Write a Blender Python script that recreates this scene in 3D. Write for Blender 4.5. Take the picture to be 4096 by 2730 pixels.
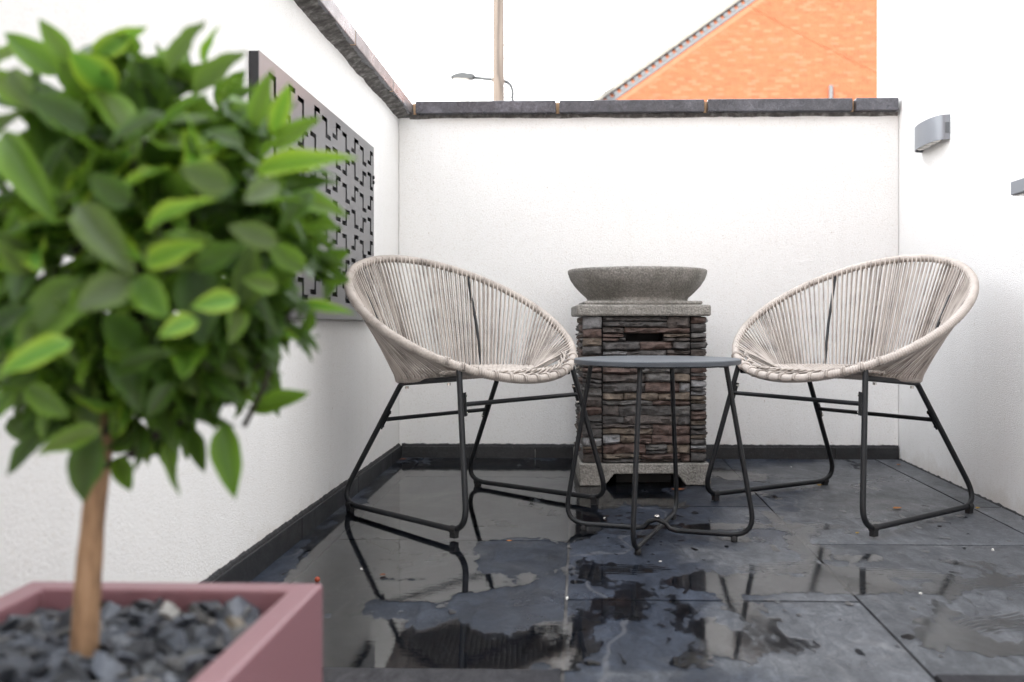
import bpy, math, random
from math import sin, cos, pi, radians, sqrt, atan2, exp, floor as fl
from mathutils import Vector, Matrix, noise as mnoise

for o in list(bpy.data.objects):
    bpy.data.objects.remove(o, do_unlink=True)
scene = bpy.context.scene
COL = scene.collection
rnd = random.Random(11)

# ------------------------------------------------------------ camera
YAW = math.atan(.0275)
cd = bpy.data.cameras.new('camera')
cam = bpy.data.objects.new('camera', cd)
COL.objects.link(cam)
cam.location = (0, 0, .545)
cam.rotation_euler = (radians(90), 0, YAW)
cd.sensor_width = 36
cd.lens = 31.82
cd.shift_x = -.0419
cd.shift_y = -.0178
cd.clip_start = .05
cd.clip_end = 600
cd.dof.use_dof = True
cd.dof.focus_distance = 2.72
cd.dof.aperture_fstop = 2.9
cd.dof.aperture_blades = 9
scene.camera = cam

# ------------------------------------------------------------ world, sun, exposure
SUN_EL, SUN_AZ = radians(16), radians(208)          # azimuth clockwise from +Y: behind the camera, from the left
w = bpy.data.worlds.new('World')
scene.world = w
w.use_nodes = True
nt = w.node_tree
nt.nodes.clear()
out = nt.nodes.new('ShaderNodeOutputWorld')
bg = nt.nodes.new('ShaderNodeBackground')
bg.inputs['Strength'].default_value = .15
sky = nt.nodes.new('ShaderNodeTexSky')
sky.sky_type = 'NISHITA'
sky.sun_disc = False
sky.sun_elevation = SUN_EL
sky.sun_rotation = SUN_AZ
sky.dust_density = 2.0
tc = nt.nodes.new('ShaderNodeTexCoord')
mp = nt.nodes.new('ShaderNodeMapping')
mp.inputs['Scale'].default_value = (1, 1, 2.2)
nz = nt.nodes.new('ShaderNodeTexNoise')
nz.inputs['Scale'].default_value = 2.2
nz.inputs['Detail'].default_value = 5
cr = nt.nodes.new('ShaderNodeValToRGB')
cr.color_ramp.elements[0].position = .30
cr.color_ramp.elements[0].color = (.40, .40, .40, 1)
cr.color_ramp.elements[1].position = .62
cr.color_ramp.elements[1].color = (.85, .85, .85, 1)
mx = nt.nodes.new('ShaderNodeMix')
mx.data_type = 'RGBA'
mx.inputs['B'].default_value = (10.7, 11.1, 11.7, 1)     # thin bright high cloud over the whole sky
L = nt.links.new
L(tc.outputs['Generated'], mp.inputs['Vector'])
L(mp.outputs[0], nz.inputs['Vector'])
L(nz.outputs['Fac'], cr.inputs['Fac'])
sepz = nt.nodes.new('ShaderNodeSeparateXYZ')
L(tc.outputs['Generated'], sepz.inputs[0])
hz = nt.nodes.new('ShaderNodeMapRange')          # 0 at the zenith, 1 at the horizon
hz.inputs['From Min'].default_value = .75
hz.inputs['From Max'].default_value = .0
hz.interpolation_type = 'SMOOTHSTEP'
L(sepz.outputs['Z'], hz.inputs['Value'])
mxf = nt.nodes.new('ShaderNodeMix')
mxf.inputs['B'].default_value = .97
L(hz.outputs[0], mxf.inputs['Factor'])
L(cr.outputs['Color'], mxf.inputs['A'])
L(mxf.outputs[0], mx.inputs['Factor'])
cc = nt.nodes.new('ShaderNodeMix')
cc.data_type = 'RGBA'
cc.inputs['A'].default_value = (9.9, 10.1, 10.5, 1)
cc.inputs['B'].default_value = (14.6, 14.4, 14.1, 1)
L(hz.outputs[0], cc.inputs['Factor'])
L(cc.outputs['Result'], mx.inputs['B'])
L(sky.outputs[0], mx.inputs['A'])
L(mx.outputs['Result'], bg.inputs['Color'])
L(bg.outputs[0], out.inputs['Surface'])

sd = bpy.data.lights.new('sun', 'SUN')
sd.energy = 2.0
sd.angle = radians(.5)
sd.color = (1, .92, .81)
sun = bpy.data.objects.new('sun', sd)
COL.objects.link(sun)
to_sun = Vector((sin(SUN_AZ) * cos(SUN_EL), cos(SUN_AZ) * cos(SUN_EL), sin(SUN_EL)))
sun.rotation_euler = (-to_sun).to_track_quat('-Z', 'Y').to_euler()
sun.location = (-4, -8, 12)

vs = scene.view_settings
vs.view_transform = 'Standard'
vs.look = 'None'
vs.gamma = 1
vs.use_curve_mapping = False
vs.exposure = 1.66
scene.render.engine = 'CYCLES'
scene.cycles.use_denoising = True
scene.cycles.max_bounces = 8
scene.cycles.sample_clamp_indirect = 8


# ------------------------------------------------------------ materials
def ramp(nt, fac, stops):
    n = nt.nodes.new('ShaderNodeValToRGB')
    e = n.color_ramp.elements
    while len(e) < len(stops):
        e.new(.5)
    for el, (p, c) in zip(e, stops):
        el.position = p
        el.color = (*c, 1) if len(c) == 3 else c
    nt.links.new(fac, n.inputs['Fac'])
    return n.outputs['Color']


def mat(name, col=(.5, .5, .5), rough=.5, metal=0, spec=.5):
    m = bpy.data.materials.new(name)
    m.use_nodes = True
    b = m.node_tree.nodes['Principled BSDF']
    b.inputs['Base Color'].default_value = (*col, 1)
    b.inputs['Roughness'].default_value = rough
    b.inputs['Metallic'].default_value = metal
    b.inputs['Specular IOR Level'].default_value = spec
    return m, m.node_tree, b


def coords(nt, kind='pos', scale=(1, 1, 1), rot=(0, 0, 0)):
    if kind == 'pos':
        s = nt.nodes.new('ShaderNodeNewGeometry').outputs['Position']
    else:
        s = nt.nodes.new('ShaderNodeTexCoord').outputs['Object']
    m = nt.nodes.new('ShaderNodeMapping')
    m.inputs['Scale'].default_value = scale
    m.inputs['Rotation'].default_value = rot
    nt.links.new(s, m.inputs['Vector'])
    return m.outputs[0]


def noise(nt, vec, scale, detail=4, rough=.55, dist=0):
    n = nt.nodes.new('ShaderNodeTexNoise')
    n.inputs['Scale'].default_value = scale
    n.inputs['Detail'].default_value = detail
    n.inputs['Roughness'].default_value = rough
    n.inputs['Distortion'].default_value = dist
    nt.links.new(vec, n.inputs['Vector'])
    return n.outputs['Fac']


def math_(nt, op, a, b=None, clamp=False):
    n = nt.nodes.new('ShaderNodeMath')
    n.operation = op
    n.use_clamp = clamp
    for i, v in enumerate((a, b)):
        if v is None:
            continue
        if isinstance(v, (int, float)):
            n.inputs[i].default_value = v
        else:
            nt.links.new(v, n.inputs[i])
    return n.outputs[0]


def mixc(nt, fac, a, b, mode='MIX'):
    n = nt.nodes.new('ShaderNodeMix')
    n.data_type = 'RGBA'
    n.blend_type = mode
    for k, v in (('Factor', fac), ('A', a), ('B', b)):
        if isinstance(v, (int, float)):
            n.inputs[k].default_value = v
        elif isinstance(v, tuple):
            n.inputs[k].default_value = (*v, 1)
        else:
            nt.links.new(v, n.inputs[k])
    return n.outputs['Result']


def bump(nt, b, h, strength, dist):
    n = nt.nodes.new('ShaderNodeBump')
    n.inputs['Strength'].default_value = strength
    n.inputs['Distance'].default_value = dist
    nt.links.new(h, n.inputs['Height'])
    nt.links.new(n.outputs[0], b.inputs['Normal'])


def obj_random(nt):
    return nt.nodes.new('ShaderNodeObjectInfo').outputs['Random']


def render_mat(name, base):
    """white silicone render: fine grain, faint stains"""
    m, t, b = mat(name, base, .85, spec=.25)
    p = coords(t)
    big = noise(t, p, 1.7, 5)
    c = ramp(t, big, [(.3, tuple(x * .95 for x in base)), (.7, base)])
    speck = noise(t, p, 190, 2)
    c2 = ramp(t, speck, [(.30, (.80, .77, .72)), (.42, (1, 1, 1))])
    c = mixc(t, .55, c, c2, 'MULTIPLY')
    dots = noise(t, p, 60, 1)
    c3 = ramp(t, dots, [(.17, (.55, .46, .38)), (.19, (1, 1, 1))])
    c = mixc(t, .6, c, c3, 'MULTIPLY')
    sp = t.nodes.new('ShaderNodeSeparateXYZ')
    t.links.new(p, sp.inputs[0])
    low = math_(t, 'ADD', sp.outputs['Z'], math_(t, 'MULTIPLY', noise(t, p, 9, 6, .7), .22))
    c = mixc(t, .5, c, ramp(t, low, [(.07, (.62, .56, .48)), (.17, (1, 1, 1))]), 'MULTIPLY')
    runs = noise(t, coords(t, 'pos', (6, 6, .5)), 3.2, 4)
    c = mixc(t, .08, c, ramp(t, runs, [(.33, (.80, .79, .77)), (.50, (1, 1, 1))]), 'MULTIPLY')
    t.links.new(c, b.inputs['Base Color'])
    g1 = noise(t, p, 210, 4, .65)
    v = t.nodes.new('ShaderNodeTexVoronoi')
    v.inputs['Scale'].default_value = 420
    t.links.new(p, v.inputs['Vector'])
    h = math_(t, 'ADD', g1, math_(t, 'MULTIPLY', v.outputs['Distance'], .6))
    bump(t, b, h, .45, .004)
    return m


M = {}
M['render'] = render_mat('white_render', (.85, .845, .832))
M['house_render'] = render_mat('house_render', (.85, .845, .832))


def slate_mat(name, dark, light, r0, r1, seed=0.0, streak=1.0, spec=.5):
    m, t, b = mat(name, dark, .4, spec=spec)
    g = t.nodes.new('ShaderNodeNewGeometry')
    r = obj_random(t)
    off = t.nodes.new('ShaderNodeVectorMath')
    off.operation = 'ADD'
    cmb = t.nodes.new('ShaderNodeCombineXYZ')
    t.links.new(math_(t, 'MULTIPLY', r, 37.0), cmb.inputs[0])
    t.links.new(math_(t, 'MULTIPLY', r, 11.0), cmb.inputs[1])
    cmb.inputs[2].default_value = seed
    t.links.new(g.outputs['Position'], off.inputs[0])
    t.links.new(cmb.outputs[0], off.inputs[1])
    p = off.outputs[0]
    mpn = t.nodes.new('ShaderNodeMapping')
    mpn.inputs['Scale'].default_value = (1, .45, 1)
    mpn.inputs['Rotation'].default_value = (0, 0, .5)
    t.links.new(p, mpn.inputs['Vector'])
    n1 = noise(t, mpn.outputs[0], 5, 7, .6, .6)
    n2 = noise(t, p, 190, 4, .75)
    c = ramp(t, n1, [(.32, dark), (.7, light)])
    gx = t.nodes.new('ShaderNodeSeparateXYZ')
    t.links.new(g.outputs['Position'], gx.inputs[0])
    dry_glare = math_(t, 'ADD', math_(t, 'SUBTRACT', math_(t, 'ADD', gx.outputs['X'], .55), math_(t, 'MULTIPLY', gx.outputs['Y'], .3)), math_(t, 'MULTIPLY', noise(t, g.outputs['Position'], 2.6, 5, .6, .4), 1.3))  # drier tone to the right, with glare off the house wall put into the colour
    c = mixc(t, ramp(t, dry_glare, [(.85, (0, 0, 0)), (1.0, (streak * .8, streak * .8, streak * .8))]), c, mixc(t, n1, (.068, .072, .080), (.115, .12, .126)))
    c = mixc(t, .6, c, ramp(t, n2, [(.36, (.45, .45, .47)), (.64, (1.5, 1.5, 1.5))]), 'MULTIPLY')
    vein = t.nodes.new('ShaderNodeTexWave')
    vein.inputs['Scale'].default_value = .55
    vein.inputs['Distortion'].default_value = 9
    vein.inputs['Detail'].default_value = 4
    vein.inputs['Detail Scale'].default_value = 2.6
    t.links.new(p, vein.inputs['Vector'])
    c = mixc(t, ramp(t, vein.outputs['Fac'], [(.9985, (0, 0, 0)), (1, (.35 * streak, .35 * streak, .35 * streak))]), c, (.13, .13, .135))
    tone = math_(t, 'ADD', math_(t, 'MULTIPLY', r, .5), .78)
    c = mixc(t, 1, c, tone, 'MULTIPLY')
    t.links.new(c, b.inputs['Base Color'])
    gp = coords(t)
    n3 = noise(t, gp, 3.1, 6, .65, .5)
    rr = t.nodes.new('ShaderNodeMapRange')
    rr.inputs['From Min'].default_value = .36
    rr.inputs['From Max'].default_value = .62
    rr.inputs['To Min'].default_value = r0
    rr.inputs['To Max'].default_value = r1
    t.links.new(n3, rr.inputs['Value'])
    t.links.new(rr.outputs[0], b.inputs['Roughness'])
    cl = t.nodes.new('ShaderNodeMapping')
    cl.inputs['Scale'].default_value = (1, .5, 1)
    cl.inputs['Rotation'].default_value = (0, 0, .35)
    t.links.new(p, cl.inputs['Vector'])
    n5 = noise(t, cl.outputs[0], 24, 7, .72, 1.2)
    c2 = mixc(t, .75, c, ramp(t, n5, [(.36, (.55, .56, .58)), (.5, (.95, .95, .95)), (.64, (1.6, 1.6, 1.58))]), 'MULTIPLY')
    sp = noise(t, p, 330, 1)
    c2 = mixc(t, ramp(t, sp, [(.70, (0, 0, 0)), (.76, (.5, .5, .5))]), c2, (.20, .20, .20))
    t.links.new(c2, b.inputs['Base Color'])
    hh = math_(t, 'ADD', math_(t, 'ADD', n1, math_(t, 'MULTIPLY', n2, .35)), math_(t, 'MULTIPLY', n5, .8))
    bump(t, b, hh, .5, .004)
    return m


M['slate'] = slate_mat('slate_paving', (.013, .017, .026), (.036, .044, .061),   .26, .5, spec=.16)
M['dryslate'] = slate_mat('slate_rough', (.014, .014, .017), (.035, .034, .036), .6, .8, streak=0.0, spec=.2)
M['skirting'] = slate_mat('slate_skirting', (.014, .015, .017), (.028, .029, .031), .35, .5, streak=0.0)
M['coping'] = slate_mat('coping_grey', (.045, .046, .056), (.092, .092, .108), .18, .42, streak=0.0)

m, t, b = mat('grout', (.12, .115, .11), .8)
p = coords(t)
t.links.new(ramp(t, noise(t, p, 9, 5), [(.35, (.035, .034, .033)), (.65, (.20, .19, .18))]), b.inputs['Base Color'])
M['grout'] = m
m, t, b = mat('orange_mortar', (.5, .33, .2), .9)
bump(t, b, noise(t, coords(t), 120, 3), .6, .003)
M['mortar'] = m
m, t, b = mat('grey_mortar', (.16, .155, .15), .95)
p = coords(t)
t.links.new(ramp(t, noise(t, p, 26, 6, .7), [(.36, (.05, .046, .043)), (.52, (.12, .112, .105)), (.68, (.32, .31, .30))]), b.inputs['Base Color'])
bump(t, b, noise(t, p, 60, 6, .7), .6, .005)
M['bed'] = m
m, t, b = mat('black_sealant', (.012, .012, .014), .7)
bump(t, b, noise(t, coords(t), 90, 4), .8, .004)
M['sealant'] = m

# water film: mirror by angle, otherwise clear
m, t, b = mat('water_film')
t.nodes.remove(b)
lw = t.nodes.new('ShaderNodeFresnel')
lw.inputs['IOR'].default_value = 2.7
tr = t.nodes.new('ShaderNodeBsdfTransparent')
tr.inputs['Color'].default_value = (.82, .83, .85, 1)
gl = t.nodes.new('ShaderNodeBsdfGlossy')
gl.inputs['Roughness'].default_value = .012
ms = t.nodes.new('ShaderNodeMixShader')
bn = t.nodes.new('ShaderNodeBump')
bn.inputs['Strength'].default_value = .035
bn.inputs['Distance'].default_value = .004
t.links.new(noise(t, coords(t, 'pos', (1, 3, 1)), 26, 3), bn.inputs['Height'])
t.links.new(bn.outputs[0], gl.inputs['Normal'])
at = t.nodes.new('ShaderNodeAttribute')
at.attribute_name = 'depth'
dep = at.outputs['Fac']
fade = ramp(t, dep, [(.0, (0, 0, 0)), (.16, (.75, .75, .75)), (.5, (1, 1, 1))])
t.links.new(math_(t, 'MULTIPLY', lw.outputs[0], fade), ms.inputs['Fac'])
t.links.new(mixc(t, fade, (1, 1, 1), (.80, .81, .84)), tr.inputs['Color'])
gx = t.nodes.new('ShaderNodeSeparateXYZ')
t.links.new(coords(t), gx.inputs[0])
xr = t.nodes.new('ShaderNodeMapRange')
xr.inputs['From Min'].default_value = .05
xr.inputs['From Max'].default_value = .40
xr.inputs['To Max'].default_value = .085
t.links.new(gx.outputs['X'], xr.inputs['Value'])
t.links.new(mixc(t, 1, ramp(t, dep, [(0, (.25, .25, .25)), (.2, (.06, .06, .06)), (.5, (.010, .010, .010))]), xr.outputs[0], 'ADD'), gl.inputs['Roughness'])
t.links.new(tr.outputs[0], ms.inputs[1])
t.links.new(gl.outputs[0], ms.inputs[2])
t.links.new(ms.outputs[0], t.nodes['Material Output'].inputs['Surface'])
M['water'] = m

m, t, b = mat('black_frame', (.010, .011, .013), .42, spec=.35)
bump(t, b, noise(t, coords(t, 'obj'), 400, 2), .12, .001)
M['frame'] = m
M['pad'] = mat('rubber_pad', (.012, .012, .013), .6)[0]
M['bolt'] = mat('steel_bolt', (.62, .60, .56), .25, 1)[0]

m, t, b = mat('beige_cord', (.4, .35, .31), .62, spec=.35)
r = obj_random(t)
p = coords(t, 'obj')
n = noise(t, p, 22, 3)
f = math_(t, 'ADD', math_(t, 'MULTIPLY', n, .75), math_(t, 'MULTIPLY', r, .35))
t.links.new(ramp(t, f, [(.28, (.20, .175, .158)), (.48, (.40, .355, .318)), (.76, (.52, .468, .425))]), b.inputs['Base Color'])
bump(t, b, noise(t, p, 600, 2), .25, .001)
M['cord'] = m

m, t, b = mat('grey_tabletop', (.10, .112, .128), .45, spec=.35)
p = coords(t, 'obj')
bump(t, b, noise(t, p, 500, 2), .12, .001)
t.links.new(ramp(t, noise(t, p, 11, 5), [(.3, (.062, .071, .083)), (.7, (.092, .102, .115))]), b.inputs['Base Color'])
M['tabletop'] = m

m, t, b = mat('cast_concrete', (.25, .24, .22), .8)
p = coords(t, 'obj')
v = t.nodes.new('ShaderNodeTexVoronoi')
v.feature = 'SMOOTH_F1'
v.inputs['Scale'].default_value = 120
v.inputs['Randomness'].default_value = 1
wp = t.nodes.new('ShaderNodeVectorMath')
wp.operation = 'ADD'
t.links.new(p, wp.inputs[0])
nv = t.nodes.new('ShaderNodeTexNoise')
nv.inputs['Scale'].default_value = 60
t.links.new(p, nv.inputs['Vector'])
sc = t.nodes.new('ShaderNodeVectorMath')
sc.operation = 'SCALE'
sc.inputs['Scale'].default_value = .02
t.links.new(nv.outputs['Color'], sc.inputs[0])
t.links.new(sc.outputs[0], wp.inputs[1])
t.links.new(wp.outputs[0], v.inputs['Vector'])
n1 = noise(t, p, 14, 6, .65)
n2 = noise(t, p, 160, 3)
c = ramp(t, n1, [(.3, (.15, .142, .126)), (.7, (.30, .285, .26))])
c = mixc(t, .8, c, ramp(t, n2, [(.4, (.72, .72, .72)), (.68, (1.5, 1.5, 1.5))]), 'MULTIPLY')
t.links.new(c, b.inputs['Base Color'])
bump(t, b, math_(t, 'ADD', v.outputs['Distance'], n2), .75, .004)
M['concrete'] = m

m, t, b = mat('stacked_stone', (.15, .12, .1), .75)
r = obj_random(t)
p = coords(t, 'obj')
n1 = noise(t, p, 45, 6, .7)
pal = ramp(t, r, [(0, (.075, .07, .068)), (.22, (.12, .115, .11)), (.36, (.108, .074, .063)), (.52, (.135, .108, .084)), (.66, (.085, .072, .066)),
                  (.8, (.11, .074, .063)), (.90, (.24, .24, .245)), (1.0, (.12, .12, .118))])
t.nodes[-1].color_ramp.interpolation = 'CONSTANT'
c = mixc(t, .75, pal, ramp(t, n1, [(.32, (.35, .34, .34)), (.5, (1, 1, 1)), (.72, (1.9, 1.85, 1.8))]), 'MULTIPLY')
t.links.new(c, b.inputs['Base Color'])
bump(t, b, noise(t, coords(t, 'obj', (1, 1, 2.6)), 60, 7, .7), .9, .008)
M['stone'] = m
M['recess'] = mat('dark_recess', (.012, .011, .011), .9)[0]

m, t, b = mat('satin_panel', (.165, .165, .17), .36, .5)
bump(t, b, noise(t, coords(t), 500, 2), .1, .001)
M['panel'] = m
M['panel_edge'] = mat('panel_edge', (.02, .02, .023), .5)[0]
m, t, b = mat('lamp_grey', (.22, .235, .26), .38, .25)
M['lamp'] = m
M['lens'] = mat('glass_lens', (.75, .73, .68), .12)[0]
M['lampdark'] = mat('lamp_dark', (.02, .02, .03), .35)[0]

m, t, b = mat('pink_planter', (.262, .128, .146), .36)
bump(t, b, noise(t, coords(t), 420, 2), .1, .001)
M['pink'] = m
m, t, b = mat('slate_chips', (.1, .11, .13), .55)
gi = t.nodes.new('ShaderNodeNewGeometry')
c = ramp(t, gi.outputs['Random Per Island'], [(0, (.025, .028, .034)), (.35, (.06, .068, .085)), (.62, (.105, .12, .15)), (.80, (.05, .05, .05)), (.93, (.19, .195, .205)), (1, (.14, .115, .08))])
c = mixc(t, .6, c, ramp(t, noise(t, coords(t), 70, 5), [(.35, (.6, .6, .6)), (.65, (1.3, 1.3, 1.3))]), 'MULTIPLY')
t.links.new(c, b.inputs['Base Color'])
M['chips'] = m
m, t, b = mat('pale_stone', (.33, .32, .30), .7)
t.links.new(ramp(t, noise(t, coords(t), 55, 5), [(.35, (.18, .18, .175)), (.65, (.46, .45, .43))]), b.inputs['Base Color'])
M['pale'] = m
M['soil'] = mat('dark_soil', (.02, .018, .017), .95)[0]

m, t, b = mat('trunk_bark', (.22, .12, .06), .75)
p = coords(t, 'pos', (1, 1, .22))
t.links.new(ramp(t, noise(t, p, 75, 5, .6), [(.33, (.15, .085, .048)), (.55, (.33, .20, .11)), (.72, (.44, .28, .17))]), b.inputs['Base Color'])
bump(t, b, noise(t, p, 120, 4), .6, .004)
M['trunk'] = m
M['twig'] = mat('dark_twig', (.03, .026, .016), .7)[0]


def leaf_mat(name, mid, margin, alt, rough=.42):
    m, t, b = mat(name, mid, rough, spec=.4)
    a = t.nodes.new('ShaderNodeAttribute')
    a.attribute_name = 'edge'
    r = obj_random(t)
    gi = t.nodes.new('ShaderNodeNewGeometry')
    r = math_(t, 'FRACT', math_(t, 'ADD', r, gi.outputs['Random Per Island']))
    p = coords(t, 'obj')
    c0 = mixc(t, r, mid, alt)
    e = ramp(t, math_(t, 'ADD', a.outputs['Fac'], math_(t, 'MULTIPLY', noise(t, p, 90, 2), .3)), [(.45, (0, 0, 0)), (1.1 if False else 1.0, (1, 1, 1))])
    c = mixc(t, e, c0, margin)
    t.links.new(c, b.inputs['Base Color'])
    tl = t.nodes.new('ShaderNodeBsdfTranslucent')
    t.links.new(mixc(t, .5, c, (.25, .45, .04)), tl.inputs['Color'])
    ms = t.nodes.new('ShaderNodeMixShader')
    ms.inputs['Fac'].default_value = .34
    t.links.new(b.outputs[0], ms.inputs[1])
    t.links.new(tl.outputs[0], ms.inputs[2])
    t.links.new(ms.outputs[0], t.nodes['Material Output'].inputs['Surface'])
    return m


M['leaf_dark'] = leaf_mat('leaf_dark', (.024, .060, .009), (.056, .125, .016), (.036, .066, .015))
M['leaf_mid'] = leaf_mat('leaf_mid', (.066, .155, .016), (.14, .27, .022), (.092, .145, .024))
M['leaf_bright'] = leaf_mat('leaf_bright', (.135, .28, .022), (.32, .47, .04), (.095, .26, .04))
M['leaf_pale'] = leaf_mat('leaf_pale', (.055, .095, .026), (.10, .165, .026), (.072, .105, .038))

m, t, b = mat('orange_brick', (.42, .17, .07), .85)
r = obj_random(t)
gi = t.nodes.new('ShaderNodeNewGeometry')
f = math_(t, 'FRACT', math_(t, 'ADD', r, gi.outputs['Random Per Island']))
c = ramp(t, f, [(0, (.285, .088, .037)), (.4, (.305, .100, .044)), (.7, (.27, .080, .034)), (.9, (.335, .125, .064)), (1, (.32, .115, .062))])
c = mixc(t, .35, c, ramp(t, noise(t, coords(t), 6, 5), [(.35, (.75, .7, .66)), (.65, (1.15, 1.15, 1.15))]), 'MULTIPLY')
t.links.new(c, b.inputs['Base Color'])
M['brick'] = m
M['brickmortar'] = mat('brick_mortar', (.31, .128, .068), .9)[0]
m, t, b = mat('roof_tile', (.16, .155, .14), .85)
t.links.new(ramp(t, noise(t, coords(t), 8, 5), [(.3, (.17, .165, .152)), (.7, (.24, .23, .21))]), b.inputs['Base Color'])
M['rooftile'] = m
M['verge'] = mat('grey_verge', (.13, .138, .15), .8)[0]
M['vergedark'] = mat('verge_shadow_gap', (.05, .05, .055), .8)[0]  # dark line below the roof tile edge
m, t, b = mat('pole_wood', (.3, .21, .15), .85)
p = coords(t, 'pos', (1, 1, .05))
t.links.new(ramp(t, noise(t, p, 16, 6), [(.35, (.095, .076, .064)), (.65, (.17, .142, .122))]), b.inputs['Base Color'])
M['pole'] = m
M['cable'] = mat('dark_cable', (.06, .05, .045), .6)[0]
M['galv'] = mat('galvanised_steel', (.06, .065, .07), .6, 0, .2)[0]
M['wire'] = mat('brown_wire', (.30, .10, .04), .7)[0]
M['greypipe'] = mat('grey_pipe', (.11, .12, .13), .5)[0]
m, t, b = mat('ground_gravel', (.36, .34, .31), .9)  # unseen ground, made pale to bounce light up the walls
t.links.new(ramp(t, noise(t, coords(t), 3, 6), [(.3, (.32, .305, .28)), (.7, (.42, .40, .37))]), b.inputs['Base Color'])
M['ground'] = m
M['lf_orange'] = mat('dry_leaf_orange', (.42, .16, .03), .7)[0]
M['lf_yellow'] = mat('dry_leaf_yellow', (.40, .26, .05), .7)[0]
M['lf_brown'] = mat('dry_leaf_brown', (.17, .055, .02), .6)[0]
M['berry'] = mat('red_berry', (.30, .045, .015), .5)[0]
M['white'] = mat('white_crumb', (.75, .74, .7), .7)[0]
M['glass'] = mat('dark_glass', (.02, .022, .025), .05)[0]
M['frame_dark'] = mat('dark_door_frame', (.03, .032, .035), .4)[0]


# ------------------------------------------------------------ mesh helpers
class MB:
    def __init__(s):
        s.v = []
        s.f = []

    def add(s, vs, fs):
        n = len(s.v)
        s.v += [tuple(v) for v in vs]
        s.f += [tuple(i + n for i in f) for f in fs]

    def box(s, x0, x1, y0, y1, z0, z1):
        s.add([(x0, y0, z0), (x1, y0, z0), (x1, y1, z0), (x0, y1, z0), (x0, y0, z1), (x1, y0, z1), (x1, y1, z1), (x0, y1, z1)],
              [(3, 2, 1, 0), (4, 5, 6, 7), (0, 1, 5, 4), (1, 2, 6, 5), (2, 3, 7, 6), (3, 0, 4, 7)])

    def tube(s, path, r, n=8, closed=False, cap=True):
        P = [Vector(p) for p in path]
        N = len(P)
        rs = r if isinstance(r, (list, tuple)) else [r] * N
        T = []
        for i in range(N):
            a = P[i - 1] if (i > 0 or closed) else P[i]
            c = P[(i + 1) % N] if (i < N - 1 or closed) else P[i]
            d = c - a
            T.append(d.normalized() if d.length > 1e-9 else Vector((0, 0, 1)))
        u = T[0].orthogonal().normalized()
        vs = []
        for i in range(N):
            if i:
                u = (u - T[i] * u.dot(T[i]))
                u = u.normalized() if u.length > 1e-6 else T[i].orthogonal().normalized()
            w_ = T[i].cross(u)
            for k in range(n):
                a = 2 * pi * k / n
                vs.append(P[i] + (u * cos(a) + w_ * sin(a)) * rs[i])
        fs = []
        for i in range(N if closed else N - 1):
            j = (i + 1) % N
            for k in range(n):
                l = (k + 1) % n
                fs.append((i * n + k, i * n + l, j * n + l, j * n + k))
        if cap and not closed:
            fs.append(tuple(range(n - 1, -1, -1)))
            fs.append(tuple((N - 1) * n + k for k in range(n)))
        s.add(vs, fs)

    def lathe(s, prof, n=32, c=(0, 0)):
        vs = []
        for r, z in prof:
            for k in range(n):
                a = 2 * pi * k / n
                vs.append((c[0] + r * cos(a), c[1] + r * sin(a), z))
        fs = []
        for i in range(len(prof) - 1):
            for k in range(n):
                l = (k + 1) % n
                fs.append((i * n + k, i * n + l, (i + 1) * n + l, (i + 1) * n + k))
        if prof[0][0] > 1e-5:
            fs.append(tuple(range(n - 1, -1, -1)))
        if prof[-1][0] > 1e-5:
            fs.append(tuple((len(prof) - 1) * n + k for k in range(n)))
        s.add(vs, fs)

    def prism(s, poly, d0, d1, axis='y'):
        """2-D polygon (a,b) swept along an axis; a,b are the other two axes"""
        n = len(poly)
        def mk(a, b_, d):
            return {'y': (a, d, b_), 'x': (d, a, b_), 'z': (a, b_, d)}[axis]
        vs = [mk(a, b_, d0) for a, b_ in poly] + [mk(a, b_, d1) for a, b_ in poly]
        fs = [tuple(range(n)), tuple(range(2 * n - 1, n - 1, -1))]
        for i in range(n):
            j = (i + 1) % n
            fs.append((i, i + n, j + n, j))
        s.add(vs, fs)

    def mesh(s, name, material, smooth=False):
        me = bpy.data.meshes.new(name)
        me.from_pydata(s.v, [], s.f)
        if smooth:
            me.polygons.foreach_set('use_smooth', [True] * len(me.polygons))
        me.materials.append(material)
        me.update()
        return me

    def build(s, name, material, parent=None, smooth=False, bevel=0, fix=True, autosmooth=None):
        me = s.mesh(name, material, smooth)
        if fix:
            import bmesh
            bm = bmesh.new()
            bm.from_mesh(me)
            bmesh.ops.recalc_face_normals(bm, faces=bm.faces)
            if autosmooth:
                for e in bm.edges:
                    e.smooth = not (len(e.link_faces) == 2 and e.calc_face_angle(0) > autosmooth)
            bm.to_mesh(me)
            bm.free()
        o = link(name, me, parent)
        if bevel:
            bv = o.modifiers.new('bevel', 'BEVEL')
            bv.width = bevel
            bv.segments = 2
            bv.limit_method = 'ANGLE'
            bv.angle_limit = radians(40)
        return o


def link(name, data, parent=None):
    o = bpy.data.objects.new(name, data)
    COL.objects.link(o)
    if parent is not None:
        o.parent = parent
    return o


def tag(o, label=None, cat=None, group=None, kind=None):
    if label:
        o['label'] = label
    if cat:
        o['category'] = cat
    if group:
        o['group'] = group
    if kind:
        o['kind'] = kind
    return o


def empty(name, loc=(0, 0, 0), rz=0):
    o = link(name, None)
    o.empty_display_size = .05
    o.location = loc
    o.rotation_euler = (0, 0, rz)
    return o


def copy_tree(o, parent=None):
    c = o.copy()
    COL.objects.link(c)
    c.parent = parent
    for ch in list(o.children):
        copy_tree(ch, c)
    return c


def n3(x, y, z=0.0):
    return mnoise.noise(Vector((x, y, z)))


def fbm(x, y, z=0.0, oct=4):
    a, s_, t_ = 1.0, 1.0, 0.0
    for _ in range(oct):
        t_ += a * mnoise.noise(Vector((x * s_, y * s_, z)))
        a *= .55
        s_ *= 2.03
    return t_


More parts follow.
